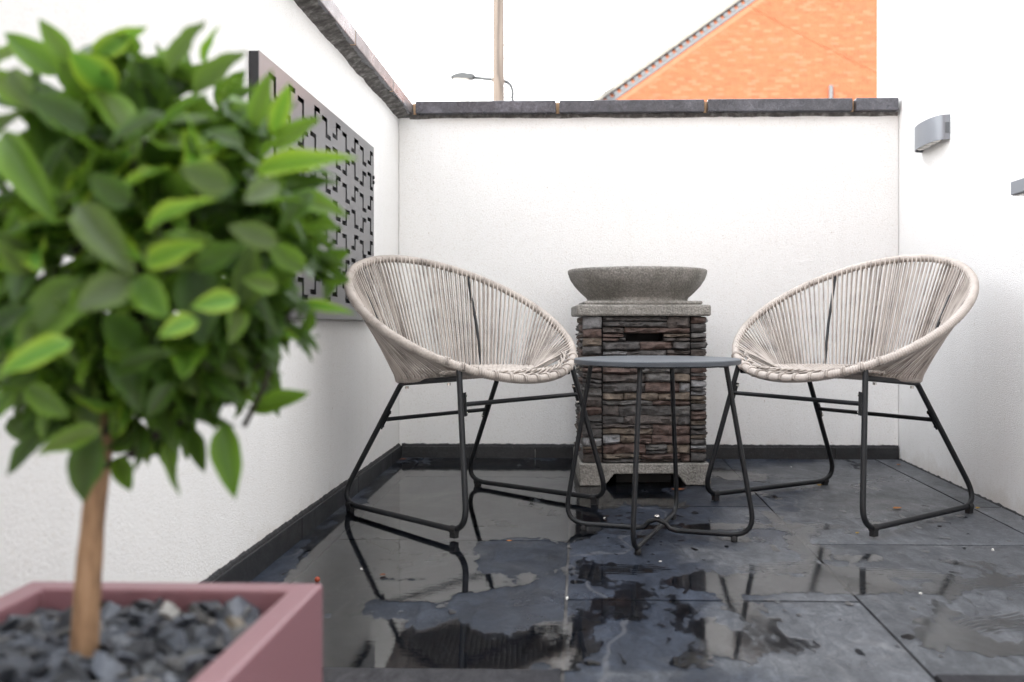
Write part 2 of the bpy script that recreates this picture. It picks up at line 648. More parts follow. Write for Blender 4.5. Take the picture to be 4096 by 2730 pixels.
def fillet(pts, radii, seg=7):
    """polyline with rounded corners"""
    P = [Vector(p) for p in pts]
    outp = [P[0]]
    for i in range(1, len(P) - 1):
        r = radii[i]
        if r <= 0:
            outp.append(P[i])
            continue
        a = (P[i - 1] - P[i]).normalized()
        c = (P[i + 1] - P[i]).normalized()
        ang = a.angle(c)
        d = min(r / math.tan(ang / 2), .49 * (P[i - 1] - P[i]).length, .49 * (P[i + 1] - P[i]).length)
        p0, p2 = P[i] + a * d, P[i] + c * d
        for k in range(seg + 1):
            t_ = k / seg
            # circular-ish blend by slerp about the centre
            b1 = p0.lerp(P[i], t_)
            b2 = P[i].lerp(p2, t_)
            q = b1.lerp(b2, t_)
            outp.append(q)
    outp.append(P[-1])
    return outp


# ------------------------------------------------------------ the setting
YB = 3.655          # face of the back wall
XL, XR = -.735, 1.275
SLOPE = .013        # fall of the paving towards the camera


def fz(y):
    return SLOPE * (y - 3.65)


g = MB()
g.add([(-150, -150, -.16), (150, -150, -.16), (150, 150, -.16), (-150, 150, -.16)], [(0, 1, 2, 3)])
tag(g.build('ground', M['ground']), kind='structure')

# --- patio: grout bed with each slab a piece
patio = empty('patio')
tag(patio, kind='structure')
g = MB()
ya, yb_ = .05, YB
g.add([(XL, ya, fz(ya) - .006), (XR, ya, fz(ya) - .006), (XR, yb_, fz(yb_) - .006), (XL, yb_, fz(yb_) - .006),
       (XL, ya, -.15), (XR, ya, -.15), (XR, yb_, -.15), (XL, yb_, -.15)],
      [(0, 1, 2, 3), (0, 4, 5, 1), (1, 5, 6, 2), (2, 6, 7, 3), (3, 7, 4, 0)])
g.build('grout_bed', M['grout'], patio)
XJ = [XL + .002, -.63, -.028, .571, 1.178, XR - .002]
YJ = [[YB - .002, 2.763, 1.86, .96, .06],
      [YB - .002, 3.225, 2.333, 1.482, .58, .06],
      [YB - .002, 2.753, 1.859, .96, .06],
      [YB - .002, 3.218, 2.314, 1.480, .58, .06],
      [YB - .002, 2.763, 1.86, .96, .06]]
gap = .003
for c_ in range(5):
    for r_ in range(len(YJ[c_]) - 1):
        y1, y0 = YJ[c_][r_] - gap, YJ[c_][r_ + 1] + gap
        x0, x1 = XJ[c_] + gap, XJ[c_ + 1] - gap
        raised = .006 if (c_ in (1, 3) and abs(YJ[c_][r_] - 1.481) < .005) else rnd.uniform(-.0006, .0006)
        g = MB()
        nx, ny = max(2, int((x1 - x0) / .1)), max(3, int((y1 - y0) / .1))
        # riven edge: outline wobbles a little
        vs, fs = [], []
        for j in range(ny + 1):
            for i in range(nx + 1):
                x = x0 + (x1 - x0) * i / nx
                y = y0 + (y1 - y0) * j / ny
                if i in (0, nx):
                    x += .0016 * n3(y * 14, c_ * 7 + i)
                if j in (0, ny):
                    y += .0016 * n3(x * 14, r_ * 5 + c_ + j)
                vs.append((x, y, fz(y) + raised))
        def vid(i, j):
            return j * (nx + 1) + i
        for j in range(ny):
            for i in range(nx):
                fs.append((vid(i, j), vid(i + 1, j), vid(i + 1, j + 1), vid(i, j + 1)))
        ring = [vid(i, 0) for i in range(nx + 1)] + [vid(nx, j) for j in range(1, ny + 1)] + \
               [vid(i, ny) for i in range(nx - 1, -1, -1)] + [vid(0, j) for j in range(ny - 1, 0, -1)]
        base = len(vs)
        for q in ring:
            vs.append((vs[q][0], vs[q][1], vs[q][2] - .018))
        for k in range(len(ring)):
            l = (k + 1) % len(ring)
            fs.append((ring[k], base + k, base + l, ring[l]))
        g.add(vs, fs)
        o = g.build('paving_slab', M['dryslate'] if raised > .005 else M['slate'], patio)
        if raised > .005:
            tag(o, 'rough dry slate slab sitting slightly proud of the wet ones')

# --- boundary walls
def wall_body(name, box, label, material=M['render']):
    e = empty(name, ((box[0] + box[1]) / 2, (box[2] + box[3]) / 2, 0))
    tag(e, label, 'wall', 'low rendered boundary walls of the terrace')
    g = MB()
    cx, cy = e.location.x, e.location.y
    g.box(box[0] - cx, box[1] - cx, box[2] - cy, box[3] - cy, box[4], box[5])
    g.build('rendered_face', material, e)
    return e


back = wall_body('boundary_wall', (-.733, 1.273, YB, 3.9, -.15, 1.376), 'white rendered back wall with grey coping, behind the stone fire column')
left = wall_body('boundary_wall', (-.985, XL, -.3, 3.9, -.15, 1.376), 'white rendered side wall on the left that carries the cut metal panel')


def P(o, pts):
    return [(x - o.location.x, y - o.location.y, z - o.location.z) for x, y, z in pts]


def coping(o, x0, x1, y0, y1, z0=1.388, z1=1.437):
    g = MB()
    lx, ly = o.location.x, o.location.y
    # slightly weathered top, drip groove as a step underneath
    dz = rnd.uniform(-.0015, .0015)
    g.box(x0 - lx, x1 - lx, y0 - ly, y1 - ly, z0 + dz, z1 + dz)
    return g.build('coping_stone', M['coping'], o, bevel=.003)


cj = [-.672, -.089, .503, 1.089, 1.262]
for i in range(4):
    coping(back, cj[i] + (.007 if i else .012), cj[i + 1] - (.007 if i < 3 else 0), 3.62 + rnd.uniform(-.002, .002), 3.93)
for x in cj[1:4] + [-.668]:
    g = MB()
    g.prism([(-.0055, 1.389), (.0055, 1.389), (.008, 1.434), (-.008, 1.434)], -.125, .12)
    o = g.build('mortar_joint', M['mortar'], back)
    o.location = (x - back.location.x, 0, 0)
lj = [3.93, 3.284, 2.731, 2.14, 1.55, .96, .37, -.32]
for i in range(len(lj) - 1):
    coping(left, -1.04, -.68 + rnd.uniform(-.002, .002), lj[i + 1] + .004, lj[i] - .004)
for y in lj[1:6]:
    g = MB()
    g.box(-.17, .178, y - .004 - left.location.y, y + .004 - left.location.y, 1.389, 1.434)
    g.build('mortar_joint', M['mortar'], left)


def mortar_bed(o, along, fixed, a0, a1, sgn, reach, amp=.7):
    """ragged mortar squeezed out below the coping"""
    n = int(abs(a1 - a0) / .012)
    g = MB()
    vs, fs = [], []
    for i in range(n + 1):
        a = a0 + (a1 - a0) * i / n
        out_ = reach * (.85 + .30 * fbm(a * 9, 3.3 + fixed))
        low = 1.376 + amp * (.010 * fbm(a * 7, 9.1 + fixed) + .003 * n3(a * 60, 2))
        pts = [(fixed, 1.3875), (fixed + sgn * out_, 1.3875), (fixed + sgn * out_ * .45, low + .004), (fixed, low - .004)]
        for q, z in pts:
            vs.append((q, a, z) if along == 'y' else (a, q, z))
    for i in range(n):
        for k in range(3):
            fs.append((i * 4 + k, i * 4 + k + 1, i * 4 + 5 + k, i * 4 + 4 + k))
    g.add(P(o, vs), fs)
    g.build('mortar_bed', M['bed'], o)


mortar_bed(left, 'y', XL, -.3, YB - .004, 1, .05)
mortar_bed(back, 'x', YB, -.69, 1.27, -1, .007, .35)


def skirting(o, along, fixed, sgn, joints, top):
    for i in range(len(joints) - 1):
        a0, a1 = joints[i] + .0015, joints[i + 1] - .0015
        g = MB()
        q0, q1 = sorted((fixed, fixed + sgn * .013))
        if along == 'y':
            pts = [(q, a, z) for q in (q0, q1) for a in (a0, a1) for z in (0, 1)]
        else:
            pts = [(a, q, z) for q in (q0, q1) for a in (a0, a1) for z in (0, 1)]
        dz = rnd.uniform(-.001, .001)
        vs = [(x, y, (fz(y) - .004) if z == 0 else (fz(y) * .55 + top + dz)) for x, y, z in pts]
        g.add(P(o, vs), [(0, 1, 3, 2), (4, 6, 7, 5), (0, 4, 5, 1), (2, 3, 7, 6), (0, 2, 6, 4), (1, 5, 7, 3)])
        g.build('skirting_tile', M['skirting'], o)
    # ragged black sealant above the tiles
    a0, a1 = joints[0], joints[-1]
    n = int((a1 - a0) / .006)
    vs, fs = [], []
    for i in range(n + 1):
        a = a0 + (a1 - a0) * i / n
        x, y = (fixed, a) if along == 'y' else (a, fixed)
        zb = fz(y) * .55 + top - .002
        hi = zb + .0115 + .0028 * fbm(a * 40, fixed * 3) + .003 * max(0, n3(a * 130, 2))
        for k, (d, z) in enumerate(((.0005, zb - .01), (.011, zb - .003), (.006, zb + (hi - zb) * .7), (.0006, hi))):
            vs.append((fixed + sgn * d, a, z) if along == 'y' else (a, fixed + sgn * d, z))
    for i in range(n):
        for k in range(3):
            fs.append((i * 4 + k, i * 4 + k + 1, i * 4 + 5 + k, i * 4 + 4 + k))
    g = MB()
    g.add(P(o, vs), fs)
    g.build('sealant_strip', M['sealant'], o)


skirting(left, 'y', XL, 1, [-.3, .0, .54, 1.14, 1.74, 2.335, 2.935, 3.47, YB - .001], .047)
skirting(back, 'x', YB, -1, [XL + .014, -.18, .42, 1.02, XR - .003], .046)

# --- house on the right with a rear wing behind the camera
house = empty('rendered_house', (1.45, 0, 0))
tag(house, 'tall white rendered house wall along the right side of the terrace', 'house')
g = MB()
g.box(XR - 1.45, 7.5 - 1.45, -6.2, 3.92, -.15, 7.0)
g.build('side_wall', M['house_render'], house)
g = MB()
n = 260
vs, fs = [], []
for i in range(n + 1):       # ragged black line where the house wall meets the paving
    y = .3 + (YB - .3) * i / n
    hi = fz(y) + .004 + .007 * max(0, fbm(y * 30, 4)) + .005 * max(0, n3(y * 120, 7))
    vs += [(XR - 1.45 - .006, y, fz(y) + .0008), (XR - 1.45 - .0006, y, hi)]
for i in range(n):
    fs.append((2 * i, 2 * i + 2, 2 * i + 3, 2 * i + 1))
g.add(vs, fs)
g.build('sealant_strip', M['sealant'], house)

# --- added unseen block behind the camera, put in to shade the terrace
shade_house = empty('brick_house', (-6.6, -10.9, -.16), atan2(-.47, .88) + pi)  # added unseen house, only there to shade the terrace
tag(shade_house, 'plain two storey brick house behind the camera, its shade covers the terrace', 'house')
g = MB()
g.box(-5.5, 5.5, -5, 0, 0, 6.7)
g.build('wall', M['brickmortar'], shade_house)  # wall of the added shade house
g = MB()
g.prism([(-5.4, 6.7), (.4, 6.7), (-2.5, 8.6)], -5.8, 5.8, 'x')
g.build('roof', M['rooftile'], shade_house)
for fx in (-4, -1.4, 1.4, 4):
    for fz_ in (1.0, 4.0):
        for yq in (0.0, -5.03):
            g = MB()
            g.box(fx - .6, fx + .6, yq - .02, yq + .05, fz_, fz_ + 1.4)
            wd = g.build('window', M['frame_dark'], shade_house)
            g = MB()
            g.box(fx - .52, fx + .52, yq - .03, yq + .06, fz_ + .08, fz_ + 1.32)
            g.build('pane', M['glass'], wd)

# --- puddle: thin water film with a ragged outline lying on the slabs
BLOBS = [(-.42, 3.0, .34, .60, 1.2), (-.05, 3.15, .32, .42, 1.1), (-.42, 2.45, .34, .60, 1.25), (-.33, 1.86, .36, .46, 1.1), (-.20, 1.57, .26, .11, 1.0), (-.50, 1.62, .3, .3, 1.0), (-.08, 2.65, .14, .4, .8),
         (.33, 1.965, .22, .06, .72), (.47, 1.98, .16, .07, .85), (.52, 2.06, .09, .09, .75), (.26, 1.74, .06, .2, .46), (.38, 1.70, .2, .14, .44), (.70, 1.98, .16, .06, .62), (.15, 1.955, .16, .04, .5),
         (.30, 2.49, .3, .035, .6), (.40, 2.38, .12, .05, .55), (.57, 2.46, .06, .2, .55), (.55, 3.28, .16, .10, .75), (-.03, 2.0, .022, .8, .6), (.78, 2.02, .2, .05, .5),
         (.72, 2.16, .2, .06, .34), (.62, 1.7, .16, .10, .40), (.1, 1.9, .14, .04, .45), (.75, 1.62, .1, .05, .5)]
HOLES = [(-.20, 2.22, .17, .15, 1.0), (-.24, 1.80, .22, .12, .95), (-.12, 1.95, .12, .3, .75), (-.43, 2.14, .05, .03, .7), (-.385, 1.985, .08, .025, .9), (-.35, 1.81, .05, .025, .6), (-.70, 2.2, .05, 1.3, .5), (-.52, 1.75, .06, .05, .5)]


PRINTS = [(.47, 2.10, .1), (.71, 2.06, -.15), (.90, 1.99, .2), (.10, 2.08, .05), (.62, 2.50, .1), (.80, 1.74, .4)]


def wet(x, y):
    f_ = 0.0
    for bx, by, rx, ry, w_ in BLOBS:
        d = ((x - bx) / rx) ** 2 + ((y - by) / ry) ** 2
        if d < 4:
            f_ = max(f_, w_ * (1 - d * .5))
    for bx, by, rx, ry, w_ in HOLES:
        d = ((x - bx) / rx) ** 2 + ((y - by) / ry) ** 2
        if d < 3:
            f_ -= w_ * max(0, 1 - d * .6)
    v_ = f_ + .55 * fbm(x * 9, y * 5.5, 1.7, 7) + .15 * n3(x * 75, y * 38, 5) + .07 * n3(x * 170, y * 80, 8) - .36
    # single drops and shoe prints left in the wet
    if x > -.02:
        v_ = max(v_, (n3(x * 34, y * 22, 9) - .50) * 2.2 if y < 2.75 else -1)
        for px_, py_, rot_ in PRINTS:
            dx, dy = x - px_, y - py_
            a, b_ = dx * cos(rot_) + dy * sin(rot_), -dx * sin(rot_) + dy * cos(rot_)
            d = (a / .11) ** 2 + (b_ / .045) ** 2
            if d < 1.3:
                v_ = max(v_, sin(b_ * 420 + 2 * sin(a * 40)) * .8 + .5 - d + .7 * n3(x * 45, y * 45, 3))
    return v_


def contour(field, x0, x1, y0, y1, st, zoff):
    nx, ny = int((x1 - x0) / st), int((y1 - y0) / st)
    F = [[field(x0 + i * st, y0 + j * st) for i in range(nx + 1)] for j in range(ny + 1)]
    vid, vs, fs = {}, [], []

    def corner(i, j):
        k = (i, j)
        if k not in vid:
            vid[k] = len(vs)
            y = y0 + j * st
            vs.append((x0 + i * st, y, fz(y) + zoff))
            DEPTH.append(min(1, F[j][i] * 2.6))
        return vid[k]

    def edge(a, b_):
        k = (min(a, b_), max(a, b_))
        if k not in vid:
            fa, fb = F[a[1]][a[0]], F[b_[1]][b_[0]]
            t_ = fa / (fa - fb)
            x = x0 + (a[0] + (b_[0] - a[0]) * t_) * st
            y = y0 + (a[1] + (b_[1] - a[1]) * t_) * st
            vid[k] = len(vs)
            vs.append((x, y, fz(y) + zoff))
            DEPTH.append(0.0)
        return vid[k]
    for j in range(ny):
        for i in range(nx):
            cs = [(i, j), (i + 1, j), (i + 1, j + 1), (i, j + 1)]
            ins = [F[q[1]][q[0]] > 0 for q in cs]
            if not any(ins):
                continue
            poly = []
            for k in range(4):
                a, b_ = cs[k], cs[(k + 1) % 4]
                if ins[k]:
                    poly.append(corner(*a))
                if ins[k] != ins[(k + 1) % 4]:
                    poly.append(edge(a, b_))
            if len(poly) > 2:
                fs.append(tuple(poly))
    return vs, fs


DEPTH = []
vs, fs = contour(lambda x, y: wet(x, y) + .05, XL + .016, 1.16, 1.488, 3.635, .004, .0011)
g = MB()
g.add(vs, fs)
o = g.build('puddle', M['water'], smooth=True, fix=False)
at = o.data.attributes.new('depth', 'FLOAT', 'POINT')
at.data.foreach_set('value', DEPTH)
tag(o, kind='structure')

# ------------------------------------------------------------ cut metal panel on the left wall
panel = empty('cut_metal_panel', (XL, 2.55, .555))
tag(panel, 'grey metal wall panel with zigzag slots cut through, hung on the left wall', 'wall panel')
PY0, PY1, PZ = 1.99, 3.11, .595
holes = []
ky = 0
y = 3.062
while y > 2.05:
    z = PZ - .020 - (.010 if ky % 2 else 0)
    kz = 0
    while z - .054 > .012:
        s_ = 1 if (ky + kz) % 2 == 0 else -1
        hh = .050 if s_ > 0 else .056
        w_ = .009
        holes.append((y - w_, y + w_, z - hh, z))
        ya_, yb2 = (y, y + .044) if s_ > 0 else (y - .044, y)
        holes.append((max(ya_, PY0 + .02), min(yb2, PY1 - .014), z - .013, z))
        ya_, yb2 = (y - .044, y) if s_ > 0 else (y, y + .044)
        holes.append((max(ya_, PY0 + .02), min(yb2, PY1 - .014), z - hh, z - hh + .013))
        z -= .0765
        kz += 1
    y -= .1075
    ky += 1
ys = sorted({round(v, 5) for h in holes for v in h[:2]} | {PY0, PY1})
zs = sorted({round(v, 5) for h in holes for v in h[2:]} | {0.0, PZ})
yi = {v: i for i, v in enumerate(ys)}
zi = {v: i for i, v in enumerate(zs)}
cut = [[False] * (len(zs) - 1) for _ in range(len(ys) - 1)]
for a, b_, c_, d_ in holes:
    for i in range(yi[round(a, 5)], yi[round(b_, 5)]):
        for j in range(zi[round(c_, 5)], zi[round(d_, 5)]):
            cut[i][j] = True
X1, X0 = .0235, .0218
vs, fs, vm = [], [], {}


def pv(i, j, x):
    k = (i, j, x)
    if k not in vm:
        vm[k] = len(vs)
        vs.append((x, ys[i] - 2.55, zs[j]))
    return vm[k]


NY, NZ = len(ys) - 1, len(zs) - 1
for i in range(NY):
    for j in range(NZ):
        if cut[i][j]:
            continue
        for x in (X0, X1):
            fs.append((pv(i, j, x), pv(i + 1, j, x), pv(i + 1, j + 1, x), pv(i, j + 1, x)))
        for di, dj, a, b_ in ((-1, 0, (0, 0), (0, 1)), (1, 0, (1, 0), (1, 1)), (0, -1, (0, 0), (1, 0)), (0, 1, (0, 1), (1, 1))):
            ni, nj = i + di, j + dj
            if not (0 <= ni < NY and 0 <= nj < NZ) or cut[ni][nj]:
                fs.append((pv(i + a[0], j + a[1], X0), pv(i + b_[0], j + b_[1], X0), pv(i + b_[0], j + b_[1], X1), pv(i + a[0], j + a[1], X1)))
g = MB()
g.add(vs, fs)
g.build('face_plate', M['panel'], panel)
for nm, bx in (('near_return', (.001, X0 - .0005, PY0 - 2.55, PY0 - 2.55 + .004, .001, PZ - .001)), ('far_return', (.001, X0 - .0005, PY1 - 2.554, PY1 - 2.55, .001, PZ - .001)),
               ('bottom_return', (.001, X0 - .0005, PY0 - 2.545, PY1 - 2.555, 0.0, .003)), ('top_return', (.001, X0 - .0005, PY0 - 2.545, PY1 - 2.555, PZ - .003, PZ))):
    g = MB()
    g.box(*bx)
    g.build(nm, M['panel_edge'], panel)
g = MB()
g.box(.0012, .0035, PY0 - 2.545, PY1 - 2.555, .004, PZ - .004)
g.build('backing_sheet', M['panel_edge'], panel)  # added dark sheet that stands for the shade inside the slots
for yy, zz in ((PY0 + .028, PZ - .10), (PY1 - .012, PZ - .105), (PY1 - .012, PZ - .122), (PY0 + .028, .10)):
    g = MB()
    g.tube([(X1 + .0002, yy - 2.55, zz), (X1 + .004, yy - 2.55, zz), (X1 + .005, yy - 2.55, zz)], [.0065, .0065, .004], 12)
    g.build('screw', M['bolt'] if yy < 2.5 else M['panel_edge'], panel)

# ------------------------------------------------------------ wall lights on the house wall
wl = empty('wall_light', (XR, 3.28, 1.178))
tag(wl, 'curved grey wall light with four round lenses on its underside', 'wall light')
g = MB()
W2, DEP, HT = .128, .052, .085
arc = []
for i in range(25):
    a = pi * i / 24
    arc.append((-DEP * (sin(a) ** .62), W2 * cos(a)))
# shell: open curved band with thickness
inner = [(x * .93 if x < -.004 else x, y * .965) for x, y in arc]
vs, fs = [], []
for (x, y), (xi, yi_) in zip(arc, inner):
    vs += [(x, y, 0), (x, y, HT), (xi, yi_, HT), (xi, yi_, 0)]
for i in range(len(arc) - 1):
    for k in range(4):
        fs.append((i * 4 + k, i * 4 + (k + 1) % 4, i * 4 + 4 + (k + 1) % 4, i * 4 + 4 + k))
g.add(vs, fs)
g.build('shade', M['lamp'], wl, smooth=True, autosmooth=radians(40))
g = MB()
g.prism([(x, y) for x, y in inner], .010, HT - .010, 'z')
g.build('inner_body', M['lampdark'], wl)
for i in range(4):
    g = MB()
    yy = (-.072 + i * .048)
    g.lathe([(.017, .0098), (.0165, .004), (.011, .0005), (0, -.001)], 20, (-.026, yy))
    g.build('lens', M['lens'], wl, smooth=True)
g = MB()
g.box(-.017, -.0045, -W2 - .0012, -W2 + .006, .022, .058)
g.build('end_slot', M['greypipe'], wl)

sl = empty('wall_light', (XR, 2.48, .908))
tag(sl, 'slim straight grey wall light cut off by the right edge of the photo', 'wall light')
g = MB()
g.box(-.05, -.0005, -.135, .13, 0, .0375)
g.build('shade', M['lamp'], sl, bevel=.002)
g = MB()
g.box(-.046, -.004, -.13, .126, -.0022, -.0004)
g.build('underside', M['lampdark'], sl)
for i in range(3):
    g = MB()
    g.box(-.040, -.026, .03 + i * .032, .055 + i * .032, -.004, -.0024)
    g.build('lens', M['lens'], sl)
g = MB()
g.box(-.013, -.0005, -.06, .06, -.028, -.0024)
g.build('bracket', M['lampdark'], sl)

# ------------------------------------------------------------ stone fire column
FROT = radians(3.0)
fire = empty('fire_column', (-.002, 3.064, fz(3.25)), FROT)
tag(fire, 'stone clad fire column with a round concrete bowl on top, by the back wall', 'fire pit')
FW, FD = .446, .44
g = MB()
g.prism([(0, 0), (.085, 0), (.118, .040), (.330, .040), (.362, 0), (FW, 0), (FW, .068), (FW - .006, .074), (.006, .074), (0, .068)], -.012, FD)
g.build('base', M['concrete'], fire, bevel=.006)
g = MB()
g.box(.13, .32, .05, FD - .05, .001, .039)
g.build('base_recess', M['recess'], fire)
x0, x1, zb, zt = .012, .434, .074, .572
g = MB()
g.box(x0 + .016, .160, .022, FD - .03, zb, zt)
g.box(.288, x1 - .016, .022, FD - .03, zb, zt)
g.box(.160, .288, .022, FD - .03, zb, .487)
g.box(.160, .288, .022, FD - .03, .514, zt)
g.box(.160, .288, .09, FD - .03, .487, .514)
g.build('core', M['recess'], fire)
srnd = random.Random(5)


def stone(a0, a1, zlo, zhi, face, out_=.022):
    """one rough slab of stone between two wavy course lines; face maps (a, depth, z) to local coordinates"""
    nx = max(4, int((a1 - a0) / .010))
    nz = 4
    sd_ = srnd.uniform(0, 99)
    proud = srnd.uniform(-.004, .006)
    slope = srnd.uniform(-.006, .006)
    vs, fs = [], []
    for j in range(nz + 1):
        for i in range(nx + 1):
            u_, v_ = i / nx, j / nz
            a = a0 + (a1 - a0) * u_
            zl, zh = zlo(a), zhi(a)
            d = -.003 - proud - .011 * fbm(a * 46, v_ * 2.2, sd_, 4) + slope * (v_ - .5)
            if i in (0, nx) or j in (0, nz):
                d = max(d, 0) * .3 + .0045
            if i in (0, nx):
                a += .003 * n3(v_ * 3, sd_, 2)
            z = zl + (zh - zl) * v_
            if i in (0, nx) and j in (0, nz):
                z += .0022 * (1 if j == 0 else -1)
            vs.append(face(a, d, z))
    for j in range(nz):
        for i in range(nx):
            p_ = j * (nx + 1) + i
            fs.append((p_, p_ + 1, p_ + nx + 2, p_ + nx + 1))
    k0 = len(vs)
    ring = [i for i in range(nx + 1)] + [j * (nx + 1) + nx for j in range(1, nz + 1)] + [nz * (nx + 1) + i for i in range(nx - 1, -1, -1)] + [j * (nx + 1) for j in range(nz - 1, 0, -1)]
    for q in ring:
        i, j = q % (nx + 1), q // (nx + 1)
        a = a0 + (a1 - a0) * i / nx
        zl, zh = zlo(a), zhi(a)
        vs.append(face(a, out_ + .003, zl + (zh - zl) * j / nz))
    for k in range(len(ring)):
        l = (k + 1) % len(ring)
        fs.append((ring[k], k0 + k, k0 + l, ring[l]))
    g = MB()
    g.add(vs, fs)
    return g.build('stone', M['stone'], fire, smooth=True, autosmooth=radians(48))


def courses(a0, a1, z0, z1, face, hmin, hmax, wmin, wmax, skip=None, wave=1.0):
    zs_ = [z0]
    while zs_[-1] < z1 - 1e-4:
        h = srnd.uniform(hmin, hmax)
        if z1 - zs_[-1] - h < hmin * .8:
            h = z1 - zs_[-1]
        zs_.append(zs_[-1] + h)
    key = srnd.uniform(0, 50)
    nl = len(zs_)

    def line(k):
        amp = 0 if k in (0, nl - 1) else .0052 * wave
        return lambda a: zs_[k] + amp * fbm(a * 9, key + k * 3.1, 0, 3)
    for k in range(nl - 1):
        lo, hi = line(k), line(k + 1)
        lo_ = lambda a, f_=lo: f_(a) + .0009
        hi_ = lambda a, f_=hi: f_(a) - .0009
        a = a0
        while a < a1 - .004:
            w_ = srnd.uniform(wmin, wmax)
            if a1 - a - w_ < wmin * .6:
                w_ = a1 - a
            if skip and a < skip[1] and a + w_ > skip[0]:
                if a < skip[0] - .012:
                    stone(a + .001, skip[0] - .001, lo_, hi_, face)
                if a + w_ > skip[1] + .012:
                    stone(skip[1] + .001, a + w_ - .001, lo_, hi_, face)
            elif zs_[k + 1] - zs_[k] > .024 and srnd.random() < .3 and not skip:
                t_ = srnd.uniform(.35, .65)
                md = lambda a, f0=lo, f1=hi, t_=t_, kk=key + a * 7: f0(a) + (f1(a) - f0(a)) * t_ + .002 * n3(a * 18, kk)
                stone(a + .001, a + w_ - .001, lo_, lambda a, m_=md: m_(a) - .0007, face)
                stone(a + .001, a + w_ - .001, lambda a, m_=md: m_(a) + .0007, hi_, face)
            else:
                stone(a + .001, a + w_ - .001, lo_, hi_, face)
            a += w_


front = lambda a, d, z: (a, d + .004, z)
courses(.081, .378, zb + .002, .486, front, .017, .036, .05, .19)
courses(.081, .378, .487, .513, front, .0125, .0131, .05, .09, (.160, .288, .487, .513), 0.0)
courses(.081, .378, .514, zt, front, .014, .034, .07, .22)
courses(x0, .077, zb + .002, zt, front, .022, .034, .07, .08)
courses(.382, x1, zb + .002, zt, front, .022, .034, .07, .08)
sidel = lambda a, d, z: (x0 + .002 + d, a, z)
sider = lambda a, d, z: (x1 - .002 - d, a, z)
courses(.030, FD - .02, zb + .002, zt, sidel, .022, .036, .10, .20)
courses(.030, FD - .02, zb + .002, zt, sider, .022, .036, .10, .20)
g = MB()
g.box(-.009, .447, -.012, FD + .002, zt + .001, .612)
g.build('cap', M['concrete'], fire, bevel=.007)
g = MB()
g.box(.018, .424, .018, FD - .024, .6123, .6255)
g.build('cap_step', M['concrete'], fire, bevel=.006)
g = MB()
g.lathe([(.183, .6258), (.181, .634), (.186, .641), (.205, .658), (.226, .680), (.243, .705), (.251, .728), (.2515, .737), (.248, .741), (.238, .7415), (.228, .736), (.20, .70), (.12, .67), (0, .66)], 56, (.221, .214))
g.build('bowl', M['concrete'], fire, smooth=True, autosmooth=radians(50))

# ------------------------------------------------------------ round table
tb = empty('side_table', (.203, 2.39, fz(2.39)))
tag(tb, 'small round grey metal side table on black tube legs between the two chairs', 'table')
g = MB()
g.lathe([(.2155, .4545), (.2185, .4555), (.2185, .4655), (.2165, .4675), (0, .4675)], 72)
g.build('top', M['tabletop'], tb, smooth=True, autosmooth=radians(35))
g = MB()
g.lathe([(.19, .4500), (.19, .4544)], 48)
g.build('under_ring', M['frame'], tb)
for k, ang in enumerate((atan2(2.331 - 2.446, .393 - .007), atan2(2.595 - 2.192, .271 - .14))):
    ca, sa = cos(ang), sin(ang)
    to = lambda s_, z: (s_ * ca, s_ * sa, z)
    zc = .018
    if k == 0:
        mid = [to(-.052, zc), to(-.034, zc + .004), to(-.022, zc + .018), to(0, zc + .026), to(.022, zc + .018), to(.034, zc + .004), to(.052, zc)]
        p1 = fillet([to(-.180, .4535), to(-.256, zc), to(-.06, zc)], [0, .055, 0])
        p2 = fillet([to(.06, zc), to(.256, zc), to(.180, .4535)], [0, .055, 0])
        path = p1 + mid + p2
    else:
        path = fillet([to(-.180, .4535), to(-.256, zc), to(.256, zc), to(.180, .4535)], [0, .055, .055, 0])
    g = MB()
    g.tube(path, .0066, 12)
    fr = g.build('leg_frame', M['frame'], tb, smooth=True, autosmooth=radians(60))
    for s_ in (-.201, .201):
        g = MB()
        g.lathe([(.0075, 0), (.0085, .004), (.0085, .012), (.006, .0155)], 14, (s_ * ca, s_ * sa))
        g.build('foot_pad', M['pad'], fr, smooth=True, autosmooth=radians(40))
    for s_ in (-.172, .172):
        g = MB()
        g.tube([to(s_, .446), to(s_, .4542)], .0105, 12)
        g.build('mounting_cup', M['frame'], fr)
g = MB()
g.lathe([(.0075, .0505), (.0075, .0525), (.005, .0555), (0, .0562)], 14)
g.build('bolt', M['bolt'], tb, smooth=True)

# ------------------------------------------------------------ cord chairs
CE = [-.03, .309, .002, .5856, -.1925, -.0041, .0075, .3661, .0125, -.0128, -.0202]


def rimp(th):
    s_ = cos(th)
    return Vector((CE[0] + CE[1] * s_ + CE[2] * s_ * s_ + CE[9] * s_ ** 3, sin(th) * (CE[7] + CE[8] * s_ + CE[10] * s_ * s_),
                   CE[3] + CE[4] * s_ + CE[5] * s_ * s_ + CE[6] * s_ ** 3))


def hoopp(ph):
    c_ = cos(ph)
    x = -.015 + .185 * c_
    y = .214 * sin(ph) * (1 + .03 * c_)
    z = .398 + .014 * max(-1, c_)
    return Vector((x, y, z))


def seat_half(x):
    """half width of the seat at x (front half follows the rim, back half the hoop)"""
    if x > .17:
        lo, hi = 0.02, 1.2
        for _ in range(30):
            md = (lo + hi) / 2
            if rimp(md).x > x:
                lo = md
            else:
                hi = md
        return abs(rimp(lo).y)
    c_ = max(-1, min(1, (x + .015) / .185))
    a = .214 * sqrt(max(0, 1 - c_ * c_)) * (1 + .03 * c_)
    b_ = .2 + .02 * (x / .17)
    return max(a, b_ if x > -.02 else a)


